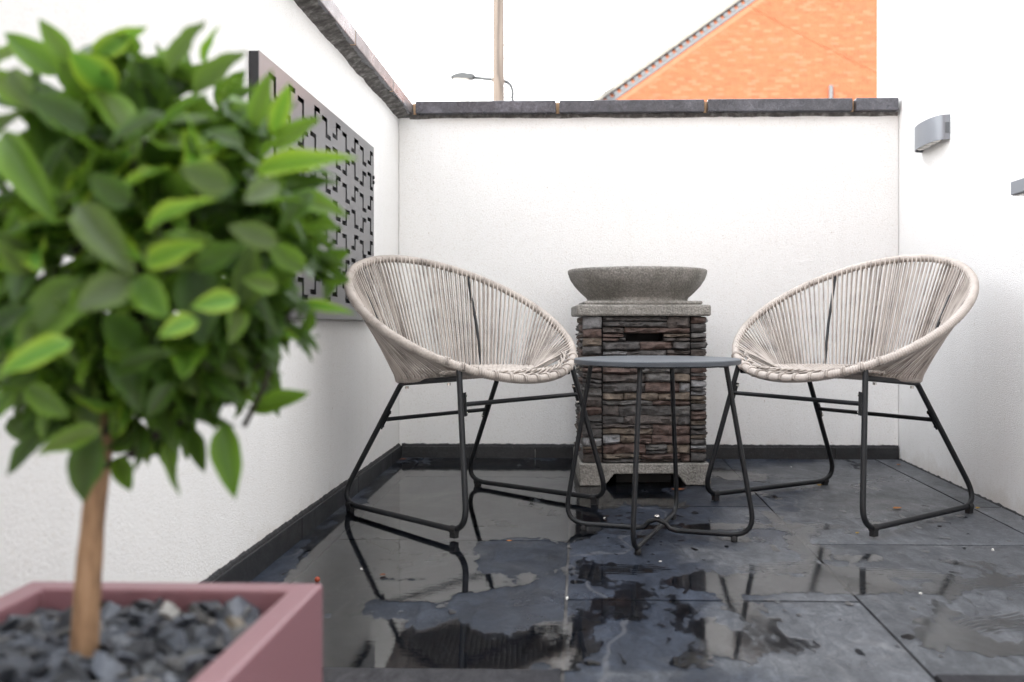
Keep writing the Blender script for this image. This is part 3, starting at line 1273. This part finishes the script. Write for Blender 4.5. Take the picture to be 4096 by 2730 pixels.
chair = empty('cord_chair')
N = 1100
g = MB()
path, rad = [], []
turns = 330
NR = turns * 3
for i in range(NR):
    th = 2 * pi * i / NR
    path.append(rimp(th))
    rad.append(.0112 + .0014 * (1, -.9, .35)[i % 3] + .0004 * n3(i * .11, 4))
g.tube(path, rad, 10, closed=True)
g.build('rim', M['cord'], chair, smooth=True, fix=False)
g = MB()
g.tube([rimp(2 * pi * i / 90) for i in range(90)], .0085, 8, closed=True)
path, rad = [], []
NH = 260 * 3
for i in range(NH):
    ph = .30 + (2 * pi - .60) * i / (NH - 1)
    path.append(hoopp(ph))
    rad.append(.0098 + .0013 * (1, -.9, .35)[i % 3])
g2 = MB()
g2.tube(path, rad, 8)
g2.build('lower_hoop', M['cord'], chair, smooth=True, fix=False)


# rim length table for even spacing of the cords
def even(fn, a0, a1, n):
    K = 600
    pts = [fn(a0 + (a1 - a0) * i / K) for i in range(K + 1)]
    cum = [0]
    for i in range(K):
        cum.append(cum[-1] + (pts[i + 1] - pts[i]).length)
    res, j = [], 0
    for k in range(n):
        tgt = cum[-1] * k / (n - 1)
        while j < K - 1 and cum[j + 1] < tgt:
            j += 1
        f_ = (tgt - cum[j]) / max(1e-9, cum[j + 1] - cum[j])
        res.append(a0 + (a1 - a0) * (j + f_) / K)
    return res


NC = 96
ths = even(rimp, .93, 2 * pi - .93, NC)
phs = even(hoopp, .55, 2 * pi - .55, NC)
crnd = random.Random(3)
for k in range(NC):
    for side in (0, 1):
        th = ths[k] + (.0035 if side else -.0015) + crnd.uniform(-.0012, .0012)
        ph = phs[k] + (.004 if side else -.004) + crnd.uniform(-.004, .004)
        a, c_ = rimp(th), hoopp(ph)
        d = (c_ - a).normalized()
        tang = (rimp(th + .01) - rimp(th - .01)).normalized()
        nrm = d.cross(tang).normalized()
        if nrm.dot(Vector((a.x + .02, a.y, 0))) < 0:
            nrm = -nrm
        off = .0108 if side else -.0108       # one strand passes outside the rim, the other inside
        up = -d
        p0 = a + up * .0095 + nrm * off * .35
        p1 = a + nrm * off
        p2 = a + d * .02 + nrm * off * .75
        q2 = c_ - d * .02 + nrm * off * .6
        q1 = c_ + nrm * off * .95
        q0 = c_ + d * .009 + nrm * off * .3
        mid = (p2 + q2) / 2 + nrm * crnd.uniform(-.0012, .0012)
        g = MB()
        g.tube([p0, p1, p2, mid, q2, q1, q0], .0025, 5, cap=False)
        g.build('cord', M['cord'], chair, smooth=True, fix=False)

# woven seat: twisted pairs across, border braid, ties to the rim
g = MB()
x = .236
row = 0
while x > -.188:
    hw = seat_half(x) - .010
    if hw > .03:
        n = max(8, int(hw * 2 / .011))
        for s_ in (0, 1):
            pts = []
            for i in range(n + 1):
                yy = -hw + 2 * hw * i / n
                u_ = yy / max(hw, .01)
                # rows bow forward like the rim, edges turn up slightly
                xx = x - .020 * u_ * u_ * (1 if x > 0 else .2)
                ph = yy / .046 * 2 * pi + row * 1.9 + s_ * pi
                front_ = max(0, (x - .17) / .07)
                zz = .4155 + .006 * u_ ** 4 + .0045 * front_ - .012 * (1 - u_ * u_) * max(0, 1 - abs(x) / .2)
                pts.append((xx + .0024 * cos(ph), yy, zz + .0030 * sin(ph)))
            g.tube(pts, .0028, 5)
    x -= .0084
    row += 1
ws = g.build('woven_seat', M['cord'], chair, smooth=True, fix=False)
ws['kind'] = 'stuff'
g = MB()
for s_ in range(3):
    pts = []
    n = 150
    for i in range(n + 1):
        th = -.86 + 1.72 * i / n
        p_ = rimp(th)
        cxy = Vector((-.03, 0))
        q = Vector((p_.x, p_.y)) - cxy
        q = q * (1 - .030 / q.length) + cxy
        ph = i / n * 30 + s_ * 2 * pi / 3
        pts.append((q.x + .005 * cos(ph), q.y + .003 * cos(ph), p_.z + .013 + .004 * sin(ph) - .010 * (abs(th) / .86) ** 2))
    g.tube(pts, .0031, 6)
g.build('border_braid', M['cord'], chair, smooth=True, fix=False)
for i in range(13):
    th = -.78 + 1.56 * i / 12
    p_ = rimp(th)
    q = Vector((p_.x + .03, p_.y, 0)).normalized()
    tg = (rimp(th + .01) - rimp(th - .01)).normalized()
    g = MB()
    for s_ in (-.0032, .0032):
        pts = []
        for k in range(9):
            a = radians(205 - 225 * k / 8)
            pts.append(p_ + q * (.0142 * cos(a) - .004 * max(0, -cos(a))) + Vector((0, 0, .0142 * sin(a))) + tg * s_)
        pts.append(p_ - q * .026 + Vector((0, 0, .011)) + tg * s_) if False else None
        pts.insert(0, p_ - q * .030 + Vector((0, 0, .012)) + tg * s_)
        g.tube(pts, .0028, 5)
    g.build('seat_tie', M['cord'], chair, smooth=True, fix=False)

for sgn in (-1, 1):
    Y = lambda v: v * sgn
    pts = [(.200, Y(.229), .440), (.294, Y(.291), .021), (-.302, Y(.257), .021), (-.080, Y(.197), .383), (.196, Y(.2265), .4065)]
    g = MB()
    g.tube(fillet(pts, [0, .055, .055, .03, 0], 9), .0079, 12)
    fr = g.build('side_frame', M['frame'], chair, smooth=True, autosmooth=radians(60))
    for xx, yy in ((.243, .2885), (-.243, .2605)):
        g = MB()
        g.box(xx - .010, xx + .010, Y(yy) - .007, Y(yy) + .007, 0, .0145)
        g.tube([(xx - .011, Y(yy - .0006), .021), (xx + .011, Y(yy + .0006), .021)], .0102, 12)
        g.build('foot_pad', M['pad'], fr)
    for (xx, yy, zz) in ((.150, .221, .3935), (-.052, .200, .3755)):
        g = MB()
        g.tube([(xx, Y(yy), zz), (xx, Y(yy), zz - .007)], .0052, 10)
        g.build('bolt', M['bolt'], fr)
    # bracket plates that carry the stretchers
    for (px, py, pz), (dx, dy, dz) in (((.2225, .2395, .339), (.094, .062, -.419)), ((-.1465, .215, .2745), (-.222, .06, -.362))):
        d = Vector((dx, Y(dy), dz)).normalized()
        inn = Vector((0, -sgn, 0))
        c_ = Vector((px, Y(py), pz)) + inn * .0095
        sidev = d.cross(inn).normalized()
        g = MB()
        vs = []
        for a in (-.032, .032):
            for b_ in (-.0055, .0055):
                for e in (0, .0028):
                    vs.append(c_ + d * a + sidev * b_ + inn * e)
        g.add(vs, [(0, 1, 3, 2), (4, 6, 7, 5), (0, 4, 5, 1), (2, 3, 7, 6), (0, 2, 6, 4), (1, 5, 7, 3)])
        g.build('bracket', M['frame'], fr)
        for a in (-.024, .024):
            g = MB()
            g.tube([c_ + d * a + inn * .0029, c_ + d * a + inn * .0065, c_ + d * a + inn * .0078], [.0048, .0048, .0028], 10)
            g.build('bolt', M['bolt'], fr)
for (xx, yy, zz) in ((.2225, .228, .339), (-.1465, .2035, .2745)):
    g = MB()
    g.tube([(xx, -yy, zz), (xx, yy, zz)], .0063, 12)
    g.build('stretcher', M['frame'], chair, smooth=True, autosmooth=radians(60))
for th, ph in ((2.42, 2.2), (2 * pi - 2.42, 2 * pi - 2.2)):
    a, c_ = rimp(th), hoopp(ph)
    g = MB()
    g.tube([a, a.lerp(c_, .5) + Vector((.008, 0, -.002)), c_], .0046, 10)
    g.build('back_strut', M['frame'], chair, smooth=True, autosmooth=radians(60))

chair.location = (-.3261, 2.7066, fz(2.7066))
chair.rotation_euler = (0, math.asin(SLOPE) * sin(-.6958), -.6958)
chair2 = copy_tree(chair)
chair2.location = (.7902, 2.7512, fz(2.7512))
chair2.rotation_euler = (0, math.asin(SLOPE) * sin(3.7723), 3.7723)
tag(chair, 'beige cord tub chair on black legs, left of the table beside the cut metal panel', 'chair', 'pair of cord chairs')
tag(chair2, 'beige cord tub chair on black legs, right of the table near the house wall', 'chair', 'pair of cord chairs')

# ------------------------------------------------------------ planter with topiary tree
PX0, PX1, PYa, PYb, PZT = -.640, -.297, .697, 1.040, .2437
pl = empty('planter', ((PX0 + PX1) / 2, (PYa + PYb) / 2, fz(.87)))
tag(pl, 'square pink metal planter filled with slate chippings at the lower left', 'planter')
hx, hy, H_ = (PX1 - PX0) / 2, (PYb - PYa) / 2, PZT - fz(.87)
wt = .031
g = MB()
outer = [(-hx, -hy), (hx, -hy), (hx, hy), (-hx, hy)]
inner = [(-hx + wt, -hy + wt), (hx - wt, -hy + wt), (hx - wt, hy - wt), (-hx + wt, hy - wt)]
vs = [(x, y, 0) for x, y in outer] + [(x, y, H_) for x, y in outer] + [(x, y, H_) for x, y in inner] + [(x, y, H_ - .09) for x, y in inner]
fs = [(3, 2, 1, 0)]
for i in range(4):
    j = (i + 1) % 4
    fs += [(i, j, j + 4, i + 4), (i + 4, j + 4, j + 8, i + 8), (i + 8, j + 8, j + 12, i + 12)]
fs.append((12, 13, 14, 15))
g.add(vs, fs)
g.build('box', M['pink'], pl, bevel=.003)
g = MB()
g.box(-hx + wt + .001, hx - wt - .001, -hy + wt + .001, hy - wt - .001, H_ - .089, H_ - .052)
g.build('soil', M['soil'], pl)

prnd = random.Random(21)


def chip(g, c_, size, tilt=.7, thick=.28):
    n = prnd.randint(5, 7)
    rot = Matrix.Rotation(prnd.uniform(0, 6.3), 3, 'Z') @ Matrix.Rotation(prnd.gauss(0, tilt), 3, 'X') @ Matrix.Rotation(prnd.gauss(0, tilt), 3, 'Y')
    rx, ry, h = size * prnd.uniform(.7, 1.2), size * prnd.uniform(.4, .8), size * thick * prnd.uniform(.6, 1.5)
    vs = []
    for k, zz in enumerate((-h / 2, h / 2)):
        for i in range(n):
            a = 2 * pi * (i + prnd.uniform(-.25, .25)) / n
            q = Vector((rx * cos(a), ry * sin(a), zz + prnd.uniform(-.15, .15) * h)) * (1 if k == 0 else prnd.uniform(.72, .98))
            vs.append(Vector(c_) + rot @ q)
    fs = [tuple(range(n - 1, -1, -1)), tuple(range(n, 2 * n))]
    for i in range(n):
        j = (i + 1) % n
        fs.append((i, j, j + n, i + n))
    g.add(vs, fs)


g = MB()
for k in range(470):
    x = prnd.uniform(-hx + wt + .012, hx - wt - .012)
    y = prnd.uniform(-hy + wt + .012, hy - wt - .012)
    z = H_ - .040 + prnd.uniform(.004, .026) + .006 * n3(x * 20, y * 20)
    chip(g, (x, y, z), prnd.uniform(.012, .029), .55, .24)
o = g.build('slate_chippings', M['chips'], None, fix=True)
o.location = pl.location
tag(o, 'loose grey slate chippings filling the pink planter', 'slate chippings', kind='stuff')
for dx, dy, dz, s_, lb in ((.03, .10, -.020, .024, 'largest pale stone, lying on the slate chippings behind the trunk'), (.098, .115, -.028, .014, 'small pale round stone by the back corner of the planter'),
                           (.125, .112, -.026, .011, 'smallest pale stone, nearest the right rim inside the planter')):
    g = MB()
    chip(g, (dx, dy, H_ + dz), s_, .5, .7)
    o = g.build('pale_stone', M['pale'], None)
    o.location = pl.location
    tag(o, lb, 'stone', 'pale stones among the chippings')

tree = empty('topiary_tree', (-.487, .87, .19))
tag(tree, 'small round headed leafy topiary tree growing in the pink planter', 'tree')
TL = Vector(tree.location)
g = MB()
tp = [(-.484, .87, .19), (-.483, .87, .236), (-.479, .87, .30), (-.474, .87, .36), (-.468, .872, .41), (-.462, .872, .47), (-.452, .872, .54)]
path = []
for i in range(len(tp) - 1):
    for k in range(4):
        a = Vector(tp[i]).lerp(Vector(tp[i + 1]), k / 4)
        path.append(a - TL)
rad = [.0142 - .0045 * min(1, i / 16) + .0008 * n3(i * .5, 3) for i in range(len(path))]
g.tube(path, rad, 14)
g.build('trunk', M['trunk'], tree, smooth=True)


def leaf_mesh(name, material, Lf, Wf, cup, bend, twist):
    nx, ny = 10, 6
    vs, fs, ed = [], [], []
    for i in range(nx + 1):
        t_ = i / nx
        w_ = Wf * (sin(pi * min(1, t_ ** .80)) ** .85) * (1 - .12 * t_) * .5
        w_ = max(w_, .0004)
        for j in range(-ny // 2, ny // 2 + 1):
            u_ = j / (ny / 2)
            x = Lf * t_
            y = w_ * u_
            z = cup * abs(u_) ** .9 * w_ - bend * Lf * t_ * t_ + .022 * sin(t_ * 13 + u_ * 3 + Wf * 40) * abs(u_) + .012 * sin(t_ * 40) * abs(u_)
            a = twist * t_
            vs.append((x, y * cos(a) - z * sin(a) * .3, z + y * sin(a)))
            ed.append(min(1, abs(u_) * .9 + .2 * (t_ > .9)))
    for i in range(nx):
        for j in range(ny):
            p_ = i * (ny + 1) + j
            fs.append((p_, p_ + ny + 1, p_ + ny + 2, p_ + 1))
    g = MB()
    g.add(vs, fs)
    me = g.mesh(name, material, True)
    at = me.attributes.new('edge', 'FLOAT', 'POINT')
    at.data.foreach_set('value', ed)
    return me


LM = {}
for key in ('dark', 'mid', 'bright', 'pale'):
    LM[key] = [leaf_mesh('leaf', M['leaf_' + key], 1, .50, .35, .10, .25), leaf_mesh('leaf', M['leaf_' + key], 1, .46, .55, .22, -.35), leaf_mesh('leaf', M['leaf_' + key], 1, .56, .25, -.06, .1)]


def px(u_, v_, y):
    """photo position on a plane y = const (tree crown), as a world point"""
    c_, s_ = cos(YAW), sin(YAW)
    a = (u_ - 1275) / 2080
    d = Vector((c_ * a - s_, s_ * a + c_, -(v_ - 742) / 2080))
    return Vector((0, 0, .545)) + d * (y / d.y)


lrnd = random.Random(8)
leaves = []          # (matrix, key, variant)


def leaf_matrix(base, tip, width, up):
    d = tip - base
    ln = d.length
    x = d.normalized()
    z = up - x * up.dot(x)
    z = z.normalized() if z.length > 1e-4 else x.orthogonal().normalized()
    y = z.cross(x)
    m_ = Matrix((x * ln, y * (width / .5), z * ln)).transposed().to_4x4()
    m_.translation = base - TL
    return m_


# leaves that make the outline of the crown in the photograph: base, tip (pixels), width, depth, tone
KEY = [(165, 145, 88, 42, 56, .80, 'mid'), (208, 150, 324, 56, 62, .79, 'bright'), (385, 178, 457, 42, 72, .77, 'pale'), (468, 150, 489, 60, 34, .84, 'bright'),
       (440, 220, 553, 112, 66, .80, 'pale'), (135, 175, 5, 66, 80, .80, 'mid'), (588, 395, 800, 348, 72, .76, 'bright'), (670, 455, 788, 482, 66, .84, 'mid'),
       (585, 300, 618, 160, 50, .80, 'mid'), (628, 310, 668, 188, 44, .80, 'bright'), (625, 340, 728, 268, 52, .80, 'mid'), (335, 530, 468, 440, 70, .69, 'bright'),
       (172, 468, 305, 625, 92, .68, 'pale'), (330, 610, 460, 555, 62, .69, 'bright'), (300, 640, 175, 715, 88, .68, 'pale'), (310, 640, 392, 735, 76, .70, 'mid'),
       (455, 735, 365, 765, 66, .69, 'bright'), (548, 690, 440, 700, 66, .70, 'bright'), (168, 785, -22, 858, 92, .67, 'bright'), (690, 700, 802, 712, 34, .86, 'bright'),
       (572, 942, 719, 906, 50, .86, 'mid'), (515, 972, 532, 1143, 80, .82, 'mid'), (382, 1005, 406, 1137, 34, .82, 'mid'), (268, 1050, 303, 1132, 46, .83, 'mid'),
       (215, 1010, 182, 1153, 100, .76, 'dark'), (232, 985, 78, 1040, 62, .74, 'mid'), (92, 990, 20, 1095, 50, .80, 'dark'), (548, 935, 583, 858, 38, .86, 'mid'),
       (560, 745, 682, 772, 44, .86, 'bright'), (10, 300, 108, 500, 96, .70, 'mid'), (40, 530, 160, 492, 46, .74, 'bright'), (345, 990, 332, 1062, 44, .86, 'mid'),
       (440, 985, 472, 1090, 40, .86, 'dark'), (205, 300, 60, 215, 80, .74, 'dark'), (380, 260, 235, 330, 74, .72, 'dark'), (530, 430, 410, 385, 76, .71, 'pale'),
       (640, 560, 520, 520, 60, .74, 'pale'), (700, 620, 610, 560, 56, .80, 'mid'), (80, 640, -10, 560, 70, .72, 'mid'), (450, 620, 560, 560, 70, .72, 'dark'),
       (720, 440, 640, 520, 56, .80, 'dark'), (560, 330, 470, 300, 62, .74, 'dark'), (300, 470, 200, 400, 70, .70, 'dark'), (110, 420, 150, 300, 62, .74, 'dark'),
       (640, 420, 560, 470, 60, .74, 'pale'), (260, 860, 390, 800, 60, .74, 'dark'), (60, 890, 170, 960, 60, .74, 'mid'), (400, 880, 330, 960, 56, .76, 'dark'),
       (480, 860, 560, 930, 50, .80, 'dark'), (290, 110, 250, 210, 60, .82, 'dark'), (500, 250, 590, 190, 50, .86, 'dark'), (20, 160, 90, 260, 70, .74, 'pale'), (30, 890, -40, 985, 60, .76, 'mid'), (120, 925, 52, 1000, 56, .80, 'dark'), (160, 940, 128, 1030, 54, .84, 'mid'), (-10, 760, 60, 700, 70, .72, 'dark'), (640, 660, 560, 640, 60, .76, 'mid'), (20, 960, 75, 1020, 50, .86, 'dark'), (70, 240, -40, 150, 70, .78, 'mid'), (-30, 340, 50, 230, 66, .76, 'pale'), (150, 290, 40, 160, 70, .84, 'dark'), (-20, 140, 70, 110, 56, .84, 'mid'), (190, 220, 130, 110, 60, .86, 'dark'), (330, 200, 300, 100, 54, .86, 'dark')]
for u0, v0, u1, v1, wpx, yy, key in KEY:
    a = px(u0, v0, yy + .012)
    c_ = px(u1, v1, yy - .008)
    width = wpx / 2080 * yy
    up = Vector((lrnd.uniform(-.3, .3), -1, lrnd.uniform(.1, .6)))
    leaves.append((leaf_matrix(a, c_, width, up), key, lrnd.randrange(3)))

CC = Vector((-.418, .875, .612))
twigs = MB()
for s_ in range(260):
    # twigs spread over the crown, each with a tuft of leaves
    zt_ = 1 - 2 * (s_ + .5) / 260
    az = s_ * 2.39996 + lrnd.uniform(-.3, .3)
    d = Vector((sqrt(max(0, 1 - zt_ * zt_)) * cos(az), sqrt(max(0, 1 - zt_ * zt_)) * sin(az), zt_))
    R_ = lrnd.uniform(.085, .170)
    tip = CC + Vector((d.x * R_ * .98, d.y * R_ * .92, d.z * R_ * 1.12))
    if lrnd.random() < .16:
        b0 = CC + Vector((-.03, 0, -.06)) + d * .02
        md = b0.lerp(tip, .5) + Vector((lrnd.uniform(-.02, .02), lrnd.uniform(-.02, .02), .01))
        twigs.tube([b0 - TL, md - TL, tip - TL], [.0032, .0024, .0014], 6)
    for k in range(lrnd.randint(3, 5)):
        dd = (d + Vector((lrnd.gauss(0, .75), lrnd.gauss(0, .75), lrnd.gauss(0, .75)))).normalized()
        ln = lrnd.choice((.042, .050, .056, .062, .068, .078))
        base = tip + Vector((lrnd.uniform(-.012, .012),) * 3) - dd * .006
        tp_ = base + dd * ln + Vector((0, 0, -.008))
        q = tp_ - CC
        if (q.x / .195) ** 2 + (q.y / .19) ** 2 + (q.z / .226) ** 2 > 1:
            continue
        r_ = lrnd.random()
        key = 'dark' if r_ < .40 else 'mid' if r_ < .72 else 'pale' if r_ < .86 else 'bright'
        up = (d + Vector((lrnd.uniform(-.7, .7), lrnd.uniform(-.7, .7), lrnd.uniform(0, .9)))).normalized()
        leaves.append((leaf_matrix(base, tp_, ln * lrnd.uniform(.42, .56), up), key, lrnd.randrange(3)))
for a, c_ in (((232, 1075), (345, 985)), ((300, 1050), (400, 930)), ((520, 930), (680, 690)), ((560, 980), (640, 760)), ((240, 1000), (260, 880)), ((350, 1000), (545, 870))):
    p_, q = px(*a, .86), px(*c_, .87)
    twigs.tube([p_ - TL, p_.lerp(q, .5) - TL + Vector((.004, 0, -.006)), q - TL], [.0030, .0026, .0016], 6)
twigs.build('twigs', M['twig'], tree, smooth=True)
# the nearest leaves are single pieces, the inner rest is one mass
nk = len(KEY)
rest = sorted(range(nk, len(leaves)), key=lambda i: leaves[i][0].translation.y)
single = list(range(nk)) + rest[:300 - nk]
for i in single:
    m_, key, vr = leaves[i]
    o = link('leaf', LM[key][vr], tree)
    o.matrix_local = m_
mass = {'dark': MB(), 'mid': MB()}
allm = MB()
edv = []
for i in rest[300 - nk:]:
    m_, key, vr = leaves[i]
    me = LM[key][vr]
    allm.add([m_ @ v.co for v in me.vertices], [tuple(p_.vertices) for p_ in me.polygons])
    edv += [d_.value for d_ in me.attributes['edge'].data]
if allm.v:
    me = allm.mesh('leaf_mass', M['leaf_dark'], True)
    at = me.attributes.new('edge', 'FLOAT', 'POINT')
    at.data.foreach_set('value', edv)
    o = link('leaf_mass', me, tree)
    o['kind'] = 'stuff'

# ------------------------------------------------------------ beyond the wall: pole, street lamp, brick house
pole = empty('utility_pole', (-1.871, 20.8, -.16))
tag(pole, 'tall weathered wooden utility pole with step bolts, beyond the back wall', 'utility pole')
g = MB()
g.tube([(0, 0, i * 1.0) for i in range(11)], [.158 - .0026 * i for i in range(11)], 20)
g.build('pole_shaft', M['pole'], pole, smooth=True, autosmooth=radians(50))
g = MB()
cp = [(.13, -.095, 5.6), (.136, -.075, 5.9), (.07, -.140, 6.15), (-.005, -.155, 6.4), (.0, -.153, 7.2), (.012, -.151, 8.2), (.02, -.148, 9.8)]
g.tube(cp, .014, 8)
g.build('cable', M['cable'], pole, smooth=True)
for z, s_ in ((7.68, -1), (7.10, 1), (6.51, -1), (8.27, 1), (8.85, -1)):
    g = MB()
    g.tube([(s_ * .10, 0, z), (s_ * .30, 0, z + .01), (s_ * .31, 0, z + .03)], .011, 8)
    g.build('step_bolt', M['galv'], pole)
lamp = empty('street_lamp', (-1.58, 20.98, -.16))
tag(lamp, 'grey street lamp on a bent arm fixed to the wooden utility pole', 'street lamp')
g = MB()
g.tube(fillet([(.02, 0, 0.0), (.02, 0, 6.34), (-.9, 0, 6.40)], [0, .26, 0], 10), [.05] * 12 + [.038], 14) if False else g.tube(fillet([(.02, 0, 0.0), (.02, 0, 6.30), (-1.0, 0, 6.42)], [0, .30, 0], 12), .048, 12)
g.build('arm', M['galv'], lamp, smooth=True)
g = MB()
g.prism([(-.90, 6.35), (-.86, 6.48), (-1.16, 6.52), (-1.30, 6.49), (-1.43, 6.43), (-1.42, 6.37)], -.11, .11)
g.build('lamp_head', M['galv'], lamp, bevel=.015)
g = MB()
g.box(-1.34, -1.0, -.085, .085, 6.345, 6.372)
g.build('lamp_glass', M['lens'], lamp)
g = MB()
g.tube([(.02, -.01, 5.93), (-.30, -.05, 5.93)], .012, 8)
g.build('clamp', M['galv'], lamp)

bh = empty('brick_house', (.47, 26, -.16))
tag(bh, 'orange brick house gable with a tiled verge, beyond the back wall', 'house')
SL = (9.773 - 6.964) / (4.448 - .472)
SA = math.atan(SL)
ca, sa = cos(SA), sin(SA)
# local x from the verge point at z = 7.124
zv = 7.124


def verge_z(x):
    return zv + SL * x


XA = 6.4          # apex
g = MB()
g.prism([(-2.2, 0), (2 * XA + 2.2, 0), (2 * XA + 2.2, verge_z(-2.2) - .42), (XA, verge_z(XA) - .42), (-2.2, verge_z(-2.2) - .42)], .02, 8.5)
g.build('gable_wall', M['brickmortar'], bh)
bw, bhh = .225, .075
bricks = []
r0 = 66
for r_ in range(r0, 150):
    z = r_ * bhh
    xx = -2.2 + (bw / 2 if r_ % 2 else 0)
    while xx < 10.0:
        if z + bhh < verge_z(xx) - .46 and z > 5.2:
            bricks.append((xx, z))
        xx += bw
g = MB()
g.add([(.004, .004, .004), (bw - .006, .004, .004), (bw - .006, .004, bhh - .006), (.004, .004, bhh - .006),
       (.004, .021, .004), (bw - .006, .021, .004), (bw - .006, .021, bhh - .006), (.004, .021, bhh - .006)],
      [(0, 1, 2, 3), (0, 4, 5, 1), (1, 5, 6, 2), (2, 6, 7, 3), (3, 7, 4, 0)])
bme = g.mesh('brick', M['brick'])
inview = [b_ for b_ in bricks if b_[1] > 7.0 and b_[0] < 7.7 and b_[1] < 9.4]
inview.sort(key=lambda b_: abs(b_[0] - 3.4) + abs(b_[1] - 7.6) * 1.5)
chosen = set(inview[:300])
g2 = MB()
for b_ in bricks:
    if b_ in chosen:
        o = link('brick', bme, bh)
        o.location = (b_[0], 0, b_[1])
    else:
        g2.add([(x + b_[0], y, z + b_[1]) for x, y, z in g.v], g.f)
o = g2.build('brickwork', M['brick'], bh, fix=False)
o['kind'] = 'stuff'


def along(s_, t_, y):
    """point s metres up the verge and t metres below the roof line"""
    return (s_ * ca + t_ * sa, y, zv + s_ * sa - t_ * ca)


def slab(name, material, s0, s1, t0, t1, y0, y1, lift=0.0):
    g = MB()
    q = [along(s0, t0 - lift, 0), along(s1, t0, 0), along(s1, t1, 0), along(s0, t1, 0)]
    g.prism([(p_[0], p_[2]) for p_ in q], y0, y1)
    return g.build(name, material, bh)


s0_, s1_ = -2.4, XA / ca
k = 0
s_ = s0_
while s_ < s1_:
    slab('roof_tile', M['rooftile'], s_, s_ + .2955, 0, .105, -.16, .3, .022)
    s_ += .297
slab('roof_slope', M['rooftile'], s0_, s1_, .03, .12, .3, 8.7)
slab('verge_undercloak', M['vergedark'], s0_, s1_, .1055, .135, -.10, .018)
s_ = s0_
k = 0
while s_ < s1_:
    if k % 2 == 0:
        slab('dentil_block', M['verge'], s_, s_ + .13, .137, .245, -.075, .018)
    else:
        slab('dentil_brick', M['brick'], s_ + .002, s_ + .108, .137, .243, -.02, .018)
    s_ += .13 if k % 2 == 0 else .11
    k += 1
slab('verge_band', M['verge'], s0_, s1_, .246, .335, -.05, .018)
slab('verge_course', M['brick'], s0_, s1_, .337, .50, -.004, .018)
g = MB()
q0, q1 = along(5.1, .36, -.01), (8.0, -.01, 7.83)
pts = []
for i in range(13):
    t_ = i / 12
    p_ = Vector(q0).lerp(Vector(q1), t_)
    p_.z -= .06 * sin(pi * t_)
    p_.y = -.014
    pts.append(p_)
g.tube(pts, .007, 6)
g.build('wall_wire', M['wire'], bh)  # thin brown strip stands for the shadow of an overhead line
g = MB()
g.tube([(6.655, -.10, 4.5), (6.655, -.10, 7.40)], .055, 14)
g.tube([(6.655, -.10, 7.40), (6.655, -.10, 7.43), (6.655, -.10, 7.45)], [.066, .066, .03], 14)
g.build('vent_pipe', M['greypipe'], bh, smooth=True, autosmooth=radians(40))

# ------------------------------------------------------------ small things lying on the slabs
frnd = random.Random(4)


def fallen(x, y, size, material, label, rot, curl=.25, cat='leaf'):
    vs, fs = [], []
    n = 5
    prof = [.1, .75, 1, .8, .12]
    for i in range(n):
        t_ = i / (n - 1) - .5
        for j in (-1, 0, 1):
            vs.append((t_ * size, j * prof[i] * size * .36, .0012 + curl * size * (abs(j) * .3 * prof[i] + t_ * t_) + .0015 * frnd.random()))
    for i in range(n - 1):
        for j in range(2):
            p_ = i * 3 + j
            fs.append((p_, p_ + 3, p_ + 4, p_ + 1))
    g = MB()
    g.add(vs, fs)
    o = g.build('fallen_leaf', material, fix=False)
    o.location = (x, y, fz(y) + .0018)
    o.rotation_euler = (0, 0, rot)
    sd_ = o.modifiers.new('thickness', 'SOLIDIFY')
    sd_.thickness = .0006
    return tag(o, label, cat, 'fallen leaves on the paving')


fallen(.947, 2.728, .030, M['lf_orange'], 'bright orange leaf lying in front of the right chair\'s side leg', .4)
fallen(.807, 3.075, .022, M['lf_yellow'], 'curled yellow leaf beside the rear runner of the right chair', 1.2, .5)
fallen(-.700, 3.575, .030, M['lf_brown'], 'brown leaf in the far left corner by the skirting', .3)
fallen(.325, 3.00, .045, M['lf_brown'], 'wet brown leaf on the slab in front of the fire column', .1, .1)
fallen(-.181, 2.317, .014, M['lf_orange'], 'tiny orange leaf scrap on the wet slab near the left chair\'s front foot', .2, .2)
fallen(-.44, 2.01, .016, M['lf_brown'], 'small dark brown leaf scrap in the puddle behind the planter', .9, .2)
fallen(.735, 2.42, .013, M['lf_yellow'], 'tiny yellow leaf scrap under the right chair\'s near runner', .8, .5)
fallen(1.186, 2.732, .016, M['lf_yellow'], 'small green and yellow scrap beside the right chair\'s back foot', .5, .6)
fallen(1.22, 3.50, .016, M['lf_orange'], 'small orange scrap at the foot of the house wall', .2, .4)
g = MB()
g.lathe([(0, 0), (.0035, .0006), (.0056, .0035), (.0060, .006), (.0052, .009), (.003, .0112), (0, .0118)], 14)
o = g.build('red_berry', M['berry'], smooth=True)
o.location = (-.573, 1.962, fz(1.962) + .001)
tag(o, 'round red brown berry on the paving behind the planter corner', 'berry')
for x, y, s_, lb in ((.711, 1.91, .0042, 'white crumb on the slab in front of the right chair'), (.07, 2.583, .0036, 'white crumb between the table\'s left and back legs'),
                     (-.026, 1.86, .0036, 'white crumb on the joint in front of the table'), (.80, 3.45, .0036, 'white crumb near the back wall behind the right chair'),
                     (1.02, 2.265, .0045, 'flat pale scrap near the house wall, right of the right chair'), (-.50, 2.06, .0026, 'tiny white crumb in the puddle near the berry'),
                     (.19, 2.14, .003, 'pale yellow crumb in front of the table\'s front leg')):
    g = MB()
    chip(g, (0, 0, s_ * .5), s_, .3, .8)
    o = g.build('white_crumb', M['white'], None)
    o.location = (x, y, fz(y) + .001)
    tag(o, lb, 'crumb', 'white crumbs on the paving')
